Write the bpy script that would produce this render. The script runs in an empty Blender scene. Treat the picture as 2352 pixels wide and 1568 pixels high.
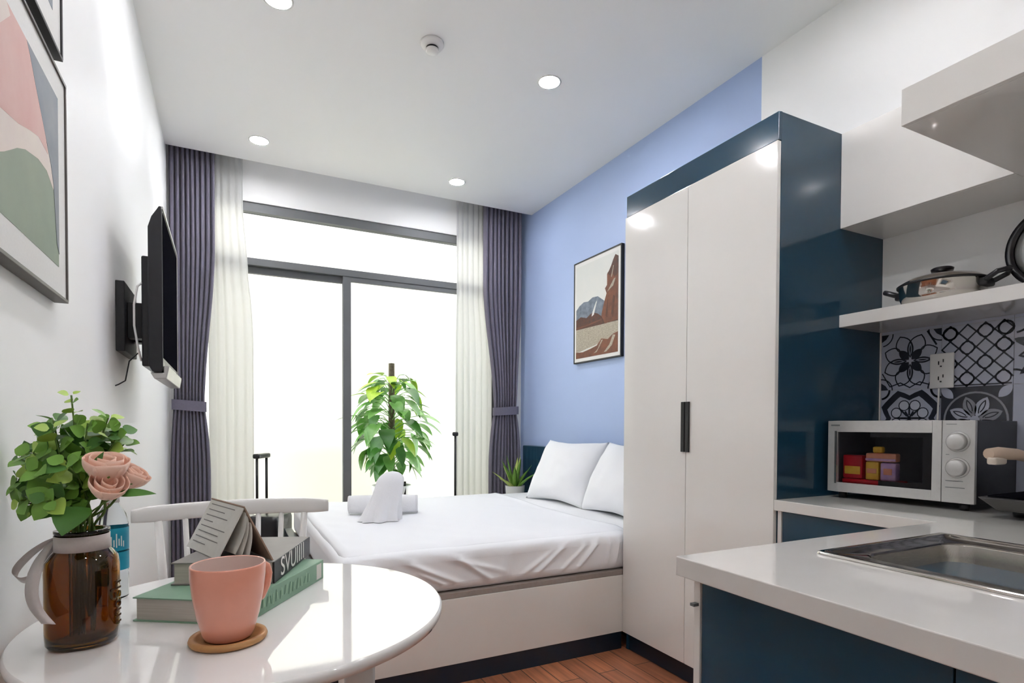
import bpy, bmesh, math, random
from mathutils import Vector, Matrix, noise
SC = bpy.context.scene
COL = SC.collection
rnd = random.Random(7)
PI = math.pi

# ------------------------------------------------------------------ camera
FPX, PPY = 1299.24, 1001.6
YAW, PITCH, ROLL, CAMH = math.radians(26.70), math.radians(1.07), math.radians(0.217), 1.1785
fw = Vector((math.sin(YAW)*math.cos(PITCH), math.cos(YAW)*math.cos(PITCH), -math.sin(PITCH)))
rt = Vector((math.cos(YAW), -math.sin(YAW), 0)); up = rt.cross(fw)
rt, up = rt*math.cos(ROLL)+up*math.sin(ROLL), up*math.cos(ROLL)-rt*math.sin(ROLL)
cam = bpy.data.cameras.new('camera'); camo = bpy.data.objects.new('camera', cam); COL.objects.link(camo)
cam.sensor_width = 36; cam.sensor_fit = 'HORIZONTAL'; cam.lens = FPX/2352*36
cam.shift_y = (PPY-784)/2352; cam.clip_start = .02
camo.matrix_world = Matrix(((rt.x, up.x, -fw.x, 0), (rt.y, up.y, -fw.y, 0), (rt.z, up.z, -fw.z, CAMH), (0, 0, 0, 1)))
SC.camera = camo

# ------------------------------------------------------------------ light, exposure
w = bpy.data.worlds.new('daylight'); SC.world = w; w.use_nodes = True
wb = w.node_tree.nodes['Background']; wb.inputs[0].default_value = (.93, .97, 1, 1); wb.inputs[1].default_value = 2.9
sun = bpy.data.lights.new('sun', 'SUN'); suno = bpy.data.objects.new('sun', sun); COL.objects.link(suno)
sun.energy = 2.4; sun.angle = math.radians(3); sun.color = (1, .97, .92)
suno.rotation_euler = (math.radians(30), 0, math.radians(8))
LAMP = 330.0                      # radiance of the ceiling downlights
vs = SC.view_settings
SC.display_settings.display_device = 'sRGB'; vs.view_transform = 'Standard'; vs.look = 'None'
vs.exposure = 0.44; vs.gamma = 1; vs.use_curve_mapping = False
SC.cycles.max_bounces = 12; SC.cycles.diffuse_bounces = 7; SC.cycles.transmission_bounces = 10; SC.cycles.sample_clamp_indirect = 6

# ------------------------------------------------------------------ room measures
XL, XR, YB, YWIN, ZC, YF0 = -.381, 2.533, 4.646, 4.85, 3.132, -1.7

# ------------------------------------------------------------------ materials
def lin(h):
    h = h.lstrip('#'); c = [int(h[i:i+2], 16)/255 for i in (0, 2, 4)]
    return tuple((x/12.92 if x <= .04045 else ((x+.055)/1.055)**2.4) for x in c)+(1,)
def mat(name, col, rough=.5, metal=0, coat=0, var=None, bump=None, trans=0, sheen=0, ior=1.45, emit=None, stretch=(1, 1, 1), spec=.5):
    m = bpy.data.materials.new(name); m.use_nodes = True; n = m.node_tree.nodes; l = m.node_tree.links; b = n['Principled BSDF']
    b.inputs['Base Color'].default_value = lin(col); b.inputs['Roughness'].default_value = rough; b.inputs['Metallic'].default_value = metal
    b.inputs['Coat Weight'].default_value = coat; b.inputs['Coat Roughness'].default_value = .03; b.inputs['IOR'].default_value = ior
    b.inputs['Transmission Weight'].default_value = trans; b.inputs['Sheen Weight'].default_value = sheen
    b.inputs['Specular IOR Level'].default_value = spec
    if emit: b.inputs['Emission Color'].default_value = lin(col); b.inputs['Emission Strength'].default_value = emit
    if var or bump:
        tc = n.new('ShaderNodeTexCoord'); mp = n.new('ShaderNodeMapping'); l.new(tc.outputs['Object'], mp.inputs[0]); mp.inputs['Scale'].default_value = stretch
    if var:                       # (scale, second colour, sharpness)
        t = n.new('ShaderNodeTexNoise'); t.inputs['Scale'].default_value = var[0]; t.inputs['Detail'].default_value = 5; l.new(mp.outputs[0], t.inputs['Vector'])
        r = n.new('ShaderNodeValToRGB'); r.color_ramp.elements[0].position = .5-var[2]; r.color_ramp.elements[1].position = .5+var[2]
        r.color_ramp.elements[0].color = lin(col); r.color_ramp.elements[1].color = lin(var[1]); l.new(t.outputs['Fac'], r.inputs[0]); l.new(r.outputs[0], b.inputs['Base Color'])
    if bump:                      # (scale, strength)
        t = n.new('ShaderNodeTexNoise'); t.inputs['Scale'].default_value = bump[0]; t.inputs['Detail'].default_value = 4; l.new(mp.outputs[0], t.inputs['Vector'])
        u = n.new('ShaderNodeBump'); u.inputs['Strength'].default_value = bump[1]; u.inputs['Distance'].default_value = .002; l.new(t.outputs['Fac'], u.inputs['Height']); l.new(u.outputs[0], b.inputs['Normal'])
    return m
WALL = mat('white wall paint', '#f4f4f3', .55, bump=(180, .08))
CEIL = mat('white ceiling paint', '#f5f5f4', .6, bump=(150, .05))
OUT = mat('white render outside', '#e9e7da', .8, var=(1.5, '#e5e2d4', .3))
NAVY = mat('navy laminate', '#183a4e', .14, coat=.2, var=(3, '#17374a', .3))
DARKNAVY = mat('dark navy kickboard', '#12202e', .3)
WHITEG = mat('white gloss laminate', '#e6e4e0', .10, coat=.4, var=(2, '#e3e1dd', .3))
WHITEP = mat('white painted wood', '#e9e7e5', .3, coat=.2, var=(6, '#e4e2e0', .3))
TABLEW = mat('white gloss table top', '#eceae8', .05, coat=.6, var=(2, '#e9e7e5', .3))
STONE = mat('pale grey stone worktop', '#dcdad6', .06, coat=.4, var=(9, '#d6d3cf', .3))
STEEL = mat('brushed steel', '#b4b0aa', .26, 1, bump=(90, .1), stretch=(1, 14, 1))
CHROME = mat('polished steel', '#cfcac4', .08, 1, var=(4, '#c6c1ba', .3))
BLACK = mat('black plastic', '#16151a', .3, var=(40, '#1a191e', .3))
BLACKM = mat('matt black metal', '#1b1a1c', .45, bump=(120, .1))
SCREEN = mat('black glass', '#0c0c10', .35, spec=0, var=(2, '#0e0e12', .3))
SILVER = mat('silver plastic', '#c9c8c6', .25, .4, var=(60, '#c2c1bf', .3))
GREYF = mat('grey anodised aluminium', '#636566', .55, .1, var=(8, '#66686a', .3))
DRAPE = mat('violet grey curtain cloth', '#716d7c', .85, sheen=.15, var=(70, '#696575', .3), bump=(400, .2))
LINEN = mat('white bed linen', '#f0f1f4', .85, sheen=.1, bump=(240, .12))
TOWEL = mat('white terry cloth', '#ededf0', .95, sheen=.2, bump=(260, 1.0))
BAMBOO = mat('pale bamboo', '#b98a56', .45, var=(14, '#a57545', .25), stretch=(1, 6, 1))
PINK = mat('salmon glazed ceramic', '#db9781', .28, coat=.3, var=(3, '#d9937d', .3))
MUGIN = mat('pale pink glaze', '#d9c3bb', .3, coat=.3, var=(8, '#d3bbb2', .3))
AMBER = mat('amber glass', '#a06c1c', .03, trans=1, ior=1.5, var=(2, '#966316', .3))
CLEAR = mat('clear plastic', '#f4fafb', .04, trans=1, ior=1.2, var=(3, '#eef6f8', .3))
GLASS = mat('window glass', '#ffffff', 0, trans=1, ior=1.02, spec=.1)
RIBBON = mat('grey satin ribbon', '#cfc5c2', .5, sheen=.3, var=(120, '#c7bcb9', .3))
LEAF = [mat('leaf green', '#648f34', .4, var=(30, '#739f3f', .3)), mat('dark leaf green', '#3f6b29', .4, var=(30, '#4b7930', .3)), mat('light leaf green', '#9dbb50', .4, var=(30, '#a9c65c', .3))]
POTH = [mat('pothos green', '#5c9a38', .3, var=(10, '#86b968', .2)), mat('pothos dark green', '#3f7a2d', .3, var=(14, '#508a3a', .2)), mat('pothos lime', '#bcd840', .35, var=(14, '#a0c83c', .2))]
ALOE = [mat('aloe green', '#6f9a3a', .4, var=(20, '#56812e', .25)), mat('aloe pale edge', '#b5c66a', .4, var=(20, '#a5b95c', .3))]
STEM = mat('green stem', '#5d7a30', .6, var=(30, '#4d6628', .3))
ROSE = mat('blush pink petals', '#f0c4ae', .6, sheen=.2, var=(18, '#f5d2bf', .3))
PAGES = mat('book page edges', '#cdc7be', .8, var=(300, '#b9b2a8', .25), stretch=(.02, .02, 1))
GREENB = mat('green book cover', '#84a58d', .45, var=(20, '#7a9b83', .3))
GREYB = mat('grey book cover', '#8b8783', .5, var=(20, '#827e7a', .3))
BLACKB = mat('black book spine', '#1b1a1c', .4, var=(20, '#201f21', .3))
INK = mat('printed grey ink', '#77736f', .7, var=(50, '#6d6965', .3))
INKW = mat('printed white ink', '#e9e6e2', .6, var=(50, '#e2dfdb', .3))
KRAFT = mat('brown kraft cover', '#8b7160', .7, var=(60, '#7f6655', .3))
PAPER = mat('off white paper', '#dcd8d2', .75, var=(60, '#d5d1ca', .3))
TERRA = mat('white glazed pot', '#e6e6e6', .35, var=(5, '#e0e0e0', .3))
SOIL = mat('dark soil', '#2a211a', .95, bump=(60, 1), var=(40, '#3a2e24', .2))
MOSS = mat('brown moss pole', '#4b4436', .95, bump=(70, 1), var=(40, '#6b6450', .2))
TILEG = mat('grey blue glazed tile', '#b8bccc', .15, coat=.3, var=(10, '#afb3c6', .3))
TILEK = mat('ink blue tile pattern', '#23252f', .2, coat=.3, var=(20, '#2c2e3a', .3))
TILEM = mat('mid grey tile pattern', '#85868f', .2, coat=.3, var=(20, '#91929c', .3))
GROUT = mat('pale grout', '#b9b9bd', .8, var=(80, '#b0b0b5', .3))
BEIGE = mat('beige handle plastic', '#bfaa98', .4, var=(10, '#b8a290', .3))
RED = mat('red packet foil', '#c01420', .3, var=(25, '#a80f1c', .25))
YELL = mat('yellow packet print', '#dcb43c', .4, var=(40, '#cf9a2e', .2))
PURP = mat('lilac packet print', '#b08ac0', .4, var=(40, '#d6b0cc', .2))
ORNG = mat('orange packet print', '#d5825f', .4, var=(40, '#dc9c7c', .2))
TEAL = mat('teal bottle label', '#17809c', .35, var=(30, '#1f93ab', .2))
CAVITY = mat('grey enamel cavity', '#77777c', .4, var=(6, '#6e6e73', .3))
P_PINK = mat('print pink wash', '#c99a92', .6, var=(6, '#d3b3ab', .22))
P_SLATE = mat('print slate wash', '#6a7680', .6, var=(7, '#8e8f92', .2))
P_BONE = mat('print bone wash', '#dcd2c6', .6, var=(9, '#d5c5c0', .2))
P_SAGE = mat('print sage wash', '#8f9a86', .6, var=(6, '#7e8c7c', .25))
P_SKY = mat('print pale sky', '#d9d8d2', .6, var=(5, '#cfd2cf', .3))
P_RUST = mat('print rust rock', '#7a4a33', .6, var=(22, '#5a3a2e', .2))
P_DUSK = mat('print grey blue hills', '#7d8794', .6, var=(30, '#5d6672', .2))
P_DARK = mat('print dark bank', '#41302b', .6, var=(40, '#5c3527', .2))
P_WATER = mat('print pale water', '#b7ad9c', .6, var=(45, '#8f8878', .2), stretch=(1, 1, 4))
DARKF = mat('dark frame wood', '#3a3634', .4, var=(20, '#45403d', .3))
def sheer_mat():
    m = bpy.data.materials.new('white sheer voile'); m.use_nodes = True; n = m.node_tree.nodes; l = m.node_tree.links
    n.remove(n['Principled BSDF']); o = n['Material Output']
    d = n.new('ShaderNodeBsdfDiffuse'); d.inputs[0].default_value = (.82, .82, .81, 1); t = n.new('ShaderNodeBsdfTranslucent'); t.inputs[0].default_value = (.82, .82, .81, 1)
    p = n.new('ShaderNodeBsdfTransparent'); a = n.new('ShaderNodeMixShader'); a.inputs[0].default_value = .6; c = n.new('ShaderNodeMixShader')
    k = n.new('ShaderNodeTexNoise'); k.inputs['Scale'].default_value = 90; mr = n.new('ShaderNodeMapRange'); mr.inputs[3].default_value = .05; mr.inputs[4].default_value = .12
    l.new(k.outputs['Fac'], mr.inputs[0]); l.new(mr.outputs[0], c.inputs[0])
    l.new(d.outputs[0], a.inputs[1]); l.new(t.outputs[0], a.inputs[2]); l.new(a.outputs[0], c.inputs[1]); l.new(p.outputs[0], c.inputs[2]); l.new(c.outputs[0], o.inputs[0])
    return m
SHEER = sheer_mat()
def wall_right_mat():             # blue paint by the bed, white paint in the kitchen
    m = mat('blue and white wall paint', '#a3b8dd', .5, bump=(180, .08)); n = m.node_tree.nodes; l = m.node_tree.links
    tc = n.new('ShaderNodeTexCoord'); sx = n.new('ShaderNodeSeparateXYZ'); l.new(tc.outputs['Object'], sx.inputs[0])
    g = n.new('ShaderNodeMath'); g.operation = 'GREATER_THAN'; g.inputs[1].default_value = 2.113; l.new(sx.outputs['Y'], g.inputs[0])
    x = n.new('ShaderNodeMix'); x.data_type = 'RGBA'; x.inputs[6].default_value = lin('#f4f4f3'); x.inputs[7].default_value = lin('#aabde2'); l.new(g.outputs[0], x.inputs[0])
    l.new(x.outputs[2], n['Principled BSDF'].inputs['Base Color']); return m
def floor_mat():
    m = mat('red brown wood planks', '#7a4630', .3, coat=.15); n = m.node_tree.nodes; l = m.node_tree.links
    tc = n.new('ShaderNodeTexCoord'); sx = n.new('ShaderNodeSeparateXYZ'); l.new(tc.outputs['Object'], sx.inputs[0])
    cb = n.new('ShaderNodeCombineXYZ'); l.new(sx.outputs['Y'], cb.inputs[0]); l.new(sx.outputs['X'], cb.inputs[1])
    br = n.new('ShaderNodeTexBrick'); l.new(cb.outputs[0], br.inputs['Vector']); br.inputs['Scale'].default_value = 1; br.inputs['Brick Width'].default_value = 1.1; br.inputs['Row Height'].default_value = .105
    br.inputs['Mortar Size'].default_value = .0025; br.inputs['Color1'].default_value = lin('#b0714f'); br.inputs['Color2'].default_value = lin('#8d583f'); br.inputs['Mortar'].default_value = lin('#2c1a14')
    mp = n.new('ShaderNodeMapping'); mp.inputs['Scale'].default_value = (1.3, 22, 1); l.new(cb.outputs[0], mp.inputs[0])
    t = n.new('ShaderNodeTexNoise'); t.inputs['Scale'].default_value = 2.2; t.inputs['Detail'].default_value = 7; l.new(mp.outputs[0], t.inputs['Vector'])
    x = n.new('ShaderNodeMix'); x.data_type = 'RGBA'; x.blend_type = 'OVERLAY'; x.inputs[0].default_value = .75; l.new(br.outputs['Color'], x.inputs[6]); l.new(t.outputs['Fac'], x.inputs[7])
    l.new(x.outputs[2], n['Principled BSDF'].inputs['Base Color']); return m

# ------------------------------------------------------------------ mesh builder
WM = {}
def wmat(o): return WM.get(o.name, Matrix())
class MB:
    def __init__(s): s.v = []; s.f = []; s.m = []; s.s = []
    def add(s, vs_, fs, mi=0, sm=False):
        o = len(s.v); s.v += [Vector(p) for p in vs_]
        for f in fs: s.f.append([i+o for i in f]); s.m.append(mi); s.s.append(sm)
        return s
    def box(s, x0, x1, y0, y1, z0, z1, mi=0):
        return s.add([(x, y, z) for z in (z0, z1) for y in (y0, y1) for x in (x0, x1)], [(0, 2, 3, 1), (4, 5, 7, 6), (0, 1, 5, 4), (2, 6, 7, 3), (0, 4, 6, 2), (1, 3, 7, 5)], mi)
    def prism(s, poly, off, mi=0, sm=False):
        n = len(poly); off = Vector(off); a = [Vector(p) for p in poly]
        s.add(a+[p+off for p in a], [tuple(range(n))[::-1], tuple(range(n, 2*n))], mi)
        s.f += [[len(s.v)-2*n+i, len(s.v)-2*n+(i+1) % n, len(s.v)-n+(i+1) % n, len(s.v)-n+i] for i in range(n)]; s.m += [mi]*n; s.s += [sm]*n
        return s
    def poly(s, pts, mi=0): return s.add(pts, [tuple(range(len(pts)))], mi)
    def tube(s, pts, r, n=10, mi=0, cap=True):
        pts = [Vector(p) for p in pts]; rs = r if isinstance(r, (list, tuple)) else [r]*len(pts); vs_ = []; ref = None
        for i, p in enumerate(pts):
            t = (pts[min(i+1, len(pts)-1)]-pts[max(i-1, 0)]).normalized()
            if ref is None: ref = Vector((0, 0, 1)) if abs(t.z) < .9 else Vector((1, 0, 0))
            a = (ref-t*ref.dot(t)).normalized(); b = t.cross(a); ref = a
            vs_ += [p+(a*math.cos(2*PI*k/n)+b*math.sin(2*PI*k/n))*rs[i] for k in range(n)]
        fs = [(i*n+k, i*n+(k+1) % n, (i+1)*n+(k+1) % n, (i+1)*n+k) for i in range(len(pts)-1) for k in range(n)]
        s.add(vs_, fs, mi, True)
        if cap: s.add(vs_[:n], [tuple(range(n))[::-1]], mi); s.add(vs_[-n:], [tuple(range(n))], mi)
        return s
    def lathe(s, prof, c=(0, 0, 0), n=48, mi=0, axis=None, sm=True, caps=(1, 1)):
        c = Vector(c); ax = Vector(axis).normalized() if axis else Vector((0, 0, 1)); q = Vector((0, 0, 1)).rotation_difference(ax); vs_ = []
        for r, z in prof: vs_ += [c+q@Vector((r*math.cos(2*PI*k/n), r*math.sin(2*PI*k/n), z)) for k in range(n)]
        m = len(prof); s.add(vs_, [(i*n+k, i*n+(k+1) % n, (i+1)*n+(k+1) % n, (i+1)*n+k) for i in range(m-1) for k in range(n)], mi, sm)
        if caps[0] and prof[0][0] > 1e-6: s.add(vs_[:n], [tuple(range(n))[::-1]], mi)
        if caps[1] and prof[-1][0] > 1e-6: s.add(vs_[-n:], [tuple(range(n))], mi)
        return s
    def grid(s, fn, nu, nv, mi=0, sm=True):
        vs_ = [fn(i/nu, j/nv) for j in range(nv+1) for i in range(nu+1)]
        return s.add(vs_, [(j*(nu+1)+i, j*(nu+1)+i+1, (j+1)*(nu+1)+i+1, (j+1)*(nu+1)+i) for j in range(nv) for i in range(nu)], mi, sm)
    def rbox(s, x0, x1, y0, y1, z0, z1, r, div=(8, 8, 4), disp=None, mi=0):     # rounded box, optionally displaced
        c = Vector(((x0+x1)/2, (y0+y1)/2, (z0+z1)/2)); h = Vector(((x1-x0)/2, (y1-y0)/2, (z1-z0)/2)); r = min(r, min(h)*.999)
        def st(d, hh):
            e = [(-hh)+r*(1-math.cos(a*PI/6)) for a in range(4)] if r > 0 else [-hh]
            mid = [-hh+r+(2*hh-2*r)*k/d for k in range(1, d)]
            return e[:-1]+[-hh+r]+mid+[-q for q in ([-hh+r]+e[:-1][::-1])]
        def mp(p):
            inn = Vector([max(-h[k]+r, min(h[k]-r, p[k])) for k in range(3)]); d = p-inn; L = d.length
            q = inn+d*(r/L) if L > 1e-9 else p
            n_ = d/L if L > 1e-9 else Vector()
            q = q+c
            return q+disp(q, n_) if disp else q
        S = [sorted(set(round(t, 6) for t in st(div[k], h[k]))) for k in range(3)]
        for ax in range(3):
            a, b = [(1, 2), (2, 0), (0, 1)][ax]
            for sg in (-1, 1):
                A, B = S[a], S[b]; vs_ = []
                for t in B:
                    for u in A:
                        p = Vector((0, 0, 0)); p[ax] = sg*h[ax]; p[a] = u; p[b] = t; vs_.append(mp(p))
                nu = len(A); s.add(vs_, [((j*nu+i), (j*nu+i+1), ((j+1)*nu+i+1), ((j+1)*nu+i)) for j in range(len(B)-1) for i in range(nu-1)], mi, True)
        return s
    def build(s, name, mats, parent=None, bevel=0, local=False, weld=True, solid=0):
        me = bpy.data.meshes.new(name); inv = Matrix() if (local or not parent) else wmat(parent).inverted()
        me.from_pydata([inv@p for p in s.v], [], s.f); mats = mats if isinstance(mats, (list, tuple)) else [mats]
        for m_ in mats: me.materials.append(m_)
        me.polygons.foreach_set('material_index', s.m); me.polygons.foreach_set('use_smooth', s.s)
        bm = bmesh.new(); bm.from_mesh(me)
        if weld: bmesh.ops.remove_doubles(bm, verts=bm.verts, dist=1e-5)
        bmesh.ops.recalc_face_normals(bm, faces=bm.faces)
        bm.to_mesh(me); bm.free()
        o = bpy.data.objects.new(name, me); COL.objects.link(o)
        if parent: o.parent = parent; WM[o.name] = wmat(parent).copy()
        if bevel:
            b = o.modifiers.new('bevel', 'BEVEL'); b.width = bevel; b.segments = 2; b.limit_method = 'ANGLE'; b.angle_limit = math.radians(40); b.harden_normals = False
        if solid: q = o.modifiers.new('solidify', 'SOLIDIFY'); q.thickness = solid; q.offset = 0
        return o
def thing(name, label, cat, loc=(0, 0, 0), rz=0, group=None):
    o = bpy.data.objects.new(name, None); COL.objects.link(o); o.location = loc; o.rotation_euler = (0, 0, rz); o.empty_display_size = .05
    WM[o.name] = Matrix.Translation(loc) @ Matrix.Rotation(rz, 4, 'Z'); return tag(o, label, cat, group)
def tag(o, label, cat, group=None):
    o['label'] = label; o['category'] = cat
    if group: o['group'] = group
    return o
def struct(o): o['kind'] = 'structure'; return o
def text_mesh(body, size, depth=.0004):
    cu = bpy.data.curves.new('lettering', 'FONT'); cu.body = body; cu.size = size; cu.extrude = depth; cu.align_x = 'CENTER'; cu.align_y = 'CENTER'
    o = bpy.data.objects.new('lettering', cu); COL.objects.link(o); bpy.context.view_layer.update()
    me = bpy.data.meshes.new_from_object(o.evaluated_get(bpy.context.evaluated_depsgraph_get()))
    vs_ = [v.co.copy() for v in me.vertices]; fs = [tuple(p.vertices) for p in me.polygons]
    bpy.data.objects.remove(o); bpy.data.curves.remove(cu); bpy.data.meshes.remove(me); return vs_, fs
def lettering(body, size, M, name, mt, parent, depth=.0004, sx=1, fn=None):
    vs_, fs = text_mesh(body, size, depth); mb = MB()
    mb.add([(fn(Vector((p.x*sx, p.y, p.z))) if fn else M@Vector((p.x*sx, p.y, p.z))) for p in vs_], fs); return mb.build(name, mt, parent, weld=False)
def frame3(o, ux, uy):            # matrix taking text x,y onto directions ux,uy at o
    ux = Vector(ux).normalized(); uy = Vector(uy).normalized(); uz = ux.cross(uy)
    return Matrix(((ux.x, uy.x, uz.x, o[0]), (ux.y, uy.y, uz.y, o[1]), (ux.z, uy.z, uz.z, o[2]), (0, 0, 0, 1)))

# ================================================================== SETTING
struct(MB().box(XL-.1, XR+.1, YF0-.1, 4.95, -.1, 0).build('floor', floor_mat()))
struct(MB().box(XL-.1, XR+.1, YF0-.1, YB, ZC, ZC+.12).box(XL-.1, XR+.1, YB, 4.95, ZC+.12, ZC+.22).build('ceiling', CEIL))
struct(MB().box(XL-.12, XL, YF0-.1, 4.95, 0, ZC+.12).build('wall_left', WALL))
struct(MB().box(XR, XR+.12, YF0-.1, 4.95, 0, ZC+.12).build('wall_right', wall_right_mat()))
struct(MB().box(XL-.1, XR+.1, YF0-.12, YF0, 0, ZC).build('wall_front', WALL))
WX0, WX1, WZ1 = -.27, 2.33, 2.905
struct(MB().box(XL, WX0, YWIN, YWIN+.1, 0, ZC+.12).box(WX1, XR, YWIN, YWIN+.1, 0, ZC+.12).box(WX0, WX1, YWIN, YWIN+.1, WZ1, ZC+.12).build('wall_back', WALL))
struct(MB().box(XL, XL+.012, 2.2, 4.6, 0, .09).build('baseboard_left', WHITEP, bevel=.003))
# sliding window: grey frame, fixed light above two sliding leaves
win = struct(thing('window_1', '', '', (1, YWIN+.05, 0)))
del win['label'], win['category']
y0, y1 = YWIN+.015, YWIN+.075
MB().box(WX0, WX1, y0, y1, 2.835, WZ1).box(WX0, WX0+.05, y0, y1, 0, 2.835).box(WX1-.05, WX1, y0, y1, 0, 2.835).box(WX0+.05, WX1-.05, y0, y1, 0, .05).build('window_frame', GREYF, win, bevel=.003)
MB().box(WX0+.05, WX1-.05, y0-.012, y1, 2.418, 2.475).build('transom', GREYF, win, bevel=.003)
MB().box(WX0+.05, .868, y0+.03, y1, 2.365, 2.418).box(WX0+.05, WX0+.10, y0+.03, y1, .05, 2.365).box(.868, .918, y0+.034, y1, .05, 2.418).box(WX0+.10, .868, y0+.03, y1, .05, .10).build('sash_frame', GREYF, win, bevel=.002)
MB().box(.93, WX1-.05, y0-.004, y0+.026, 2.378, 2.418).box(.865, .93, y0-.004, y0+.026, .05, 2.418).box(WX1-.10, WX1-.05, y0-.004, y0+.026, .05, 2.378).box(.93, WX1-.10, y0-.004, y0+.026, .05, .10).build('sash_frame', GREYF, win, bevel=.002)
MB().box(WX0+.05, WX1-.05, y0+.028, y0+.033, 2.475, 2.835).build('pane', GLASS, win)
MB().box(WX0+.10, .868, y0+.043, y0+.048, .10, 2.365).build('pane', GLASS, win)
MB().box(.93, WX1-.10, y0+.010, y0+.015, .10, 2.378).build('pane', GLASS, win)
# balcony outside
struct(MB().box(-1.5, 3.6, 4.95, 6.3, -.1, -.01).build('floor_balcony', OUT))
struct(MB().box(-2.5, 4.6, 6.3, 6.45, -.1, 7.5).build('wall_balcony', OUT))

# ================================================================== CEILING FITTINGS
def downlight(x, y, label):
    t = thing('downlight', label, 'ceiling light', (x, y, ZC), 0, 'recessed ceiling downlights')
    MB().lathe([(.058, -.0005), (.066, -.0005), (.068, -.003), (.062, -.005), (.058, -.004)], (x, y, ZC), 40, caps=(0, 0)).build('trim_ring', WHITEP, t)
    MB().lathe([(0, -.003), (.058, -.003), (.058, -.0005), (0, -.0005)][:2], (x, y, ZC), 40).build('diffuser', LAMPM, t)
LAMPM = mat('lit downlight diffuser', '#fdfdff', .4, emit=LAMP)
for x, y, lb in ((.204, 4.29, 'lit round downlight at the left, nearest the window and grey curtains'),
                 (1.654, 4.29, 'lit round downlight at the right, nearest the window and blue wall'),
                 (1.644, 2.813, 'lit round downlight in the ceiling in front of the white wardrobe'),
                 (.217, 2.84, 'lit round downlight cut off by the top edge of the photo'),
                 (.21, 1.35, 'lit round downlight above the white table, out of view'), (1.64, 1.35, 'lit round downlight above the peninsula counter, out of view'),
                 (.21, -.1, 'added fill downlight left of the camera, out of view'), (1.64, -.1, 'added fill downlight right of the camera, out of view')):  # this unseen pair is added for fill, carrying on the lamp grid
    downlight(x, y, lb)
t = thing('smoke_detector', 'white round smoke detector on the ceiling between the downlights', 'smoke detector', (.944, 2.80, ZC))
MB().lathe([(.058, -.0005), (.060, -.012), (.054, -.022), (.034, -.026), (.032, -.0265)], (.944, 2.80, ZC), 40).build('base', WHITEP, t)
MB().lathe([(.031, -.0265), (.031, -.036)], (.944, 2.80, ZC), 32).build('sensor_slot', BLACK, t)
MB().lathe([(.033, -.036), (.033, -.046), (.028, -.050), (0, -.051)], (.944, 2.80, ZC), 32).build('cap', WHITEP, t)

# ================================================================== LEFT WALL
def wall_frame(name, label, wx, sgn, ya, yb, za, zb, bw, dep, fm, matw, art):
    """picture frame on a wall x = wx facing sgn; art(front_x) -> list of (part name, points yz, material)"""
    t = thing(name, label, 'picture', (wx, (ya+yb)/2, za)); f = wx+sgn*dep; q = wx+sgn*.001
    m = MB()
    for a, b, c, d in ((ya, yb, za, za+bw), (ya, yb, zb-bw, zb), (ya, ya+bw, za+bw, zb-bw), (yb-bw, yb, za+bw, zb-bw)): m.box(min(q, f), max(q, f), a, b, c, d)
    m.build('frame', fm, t, bevel=.001)
    g = f-sgn*.004
    MB().box(min(q, g), max(q, g), ya+bw, yb-bw, za+bw, zb-bw).build('mat_board', PAPERW, t)
    for k, (mats, polys) in enumerate(art):
        mb = MB()
        for mi, e, pts in polys: mb.prism([(g, y, z) for y, z in pts], (sgn*e, 0, 0), mi)
        mb.build('print', mats, t)
    return t
PAPERW = mat('white mat board', '#e3e2df', .7, var=(200, '#dcdbd8', .3))
FRAMEG = mat('grey brown frame', '#5a5552', .45, var=(40, '#4e4946', .3))
def arc(cy, cz, ry, rz, a0, a1, n): return [(cy+ry*math.cos(math.radians(a0+(a1-a0)*i/n)), cz+rz*math.sin(math.radians(a0+(a1-a0)*i/n))) for i in range(n+1)]
PY0, PY1, PZ0, PZ1 = 1.08, 1.686, 1.550, 1.944
archtop = [(PY0, 1.575), (1.15, 1.60), (1.24, 1.63), (1.32, 1.665), (1.355, 1.683), (1.391, 1.702), (1.442, 1.721), (1.528, 1.738), (1.59, 1.738), (1.643, 1.715)]
art1 = [([P_SAGE, P_BONE, P_PINK, P_SLATE], [
    (0, .0006, [(PY0, PZ0), (PY1, PZ0), (PY1, PZ1), (PY0, PZ1)]),
    (1, .0009, [(PY0, 1.575)]+archtop[1:]+[(1.655, 1.75), (1.60, 1.80), (1.50, 1.80), (1.40, 1.80), (PY0, 1.78)]),
    (2, .0012, [(PY0, 1.70), (1.20, 1.715), (1.32, 1.738), (1.40, 1.752), (1.471, 1.772), (1.53, 1.786), (1.60, 1.778), (1.578, 1.825), (1.518, 1.89), (1.456, PZ1), (PY0, PZ1)]),
    (1, .0015, [(1.12, 1.86), (1.20, 1.84), (1.29, 1.87), (1.36, 1.93), (1.34, PZ1), (1.10, PZ1)]),
    (3, .0015, [(1.456, PZ1), (1.477, 1.925), (1.518, 1.878), (1.578, 1.815), (1.622, 1.765), (1.643, 1.728), (1.655, 1.66), (1.668, 1.60), (PY1, 1.58), (PY1, PZ1)])])]
wall_frame('framed_picture', 'large abstract print of pink, slate and sage shapes on the left wall', XL, 1, 1.0, 1.757, 1.477, 2.012, .007, .03, FRAMEG, .07, art1)
art2 = [([P_SLATE, P_BONE], [(0, .0006, [(1.07, 2.13), (1.655, 2.13), (1.655, 2.52), (1.07, 2.52)]), (1, .001, [(1.2, 2.18), (1.5, 2.16), (1.6, 2.3), (1.3, 2.4)])])]
wall_frame('framed_picture', 'dark framed picture cut off at the top left, above the abstract print', XL, 1, 1.0, 1.728, 2.053, 2.60, .007, .03, BLACKM, .07, art2)

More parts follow.
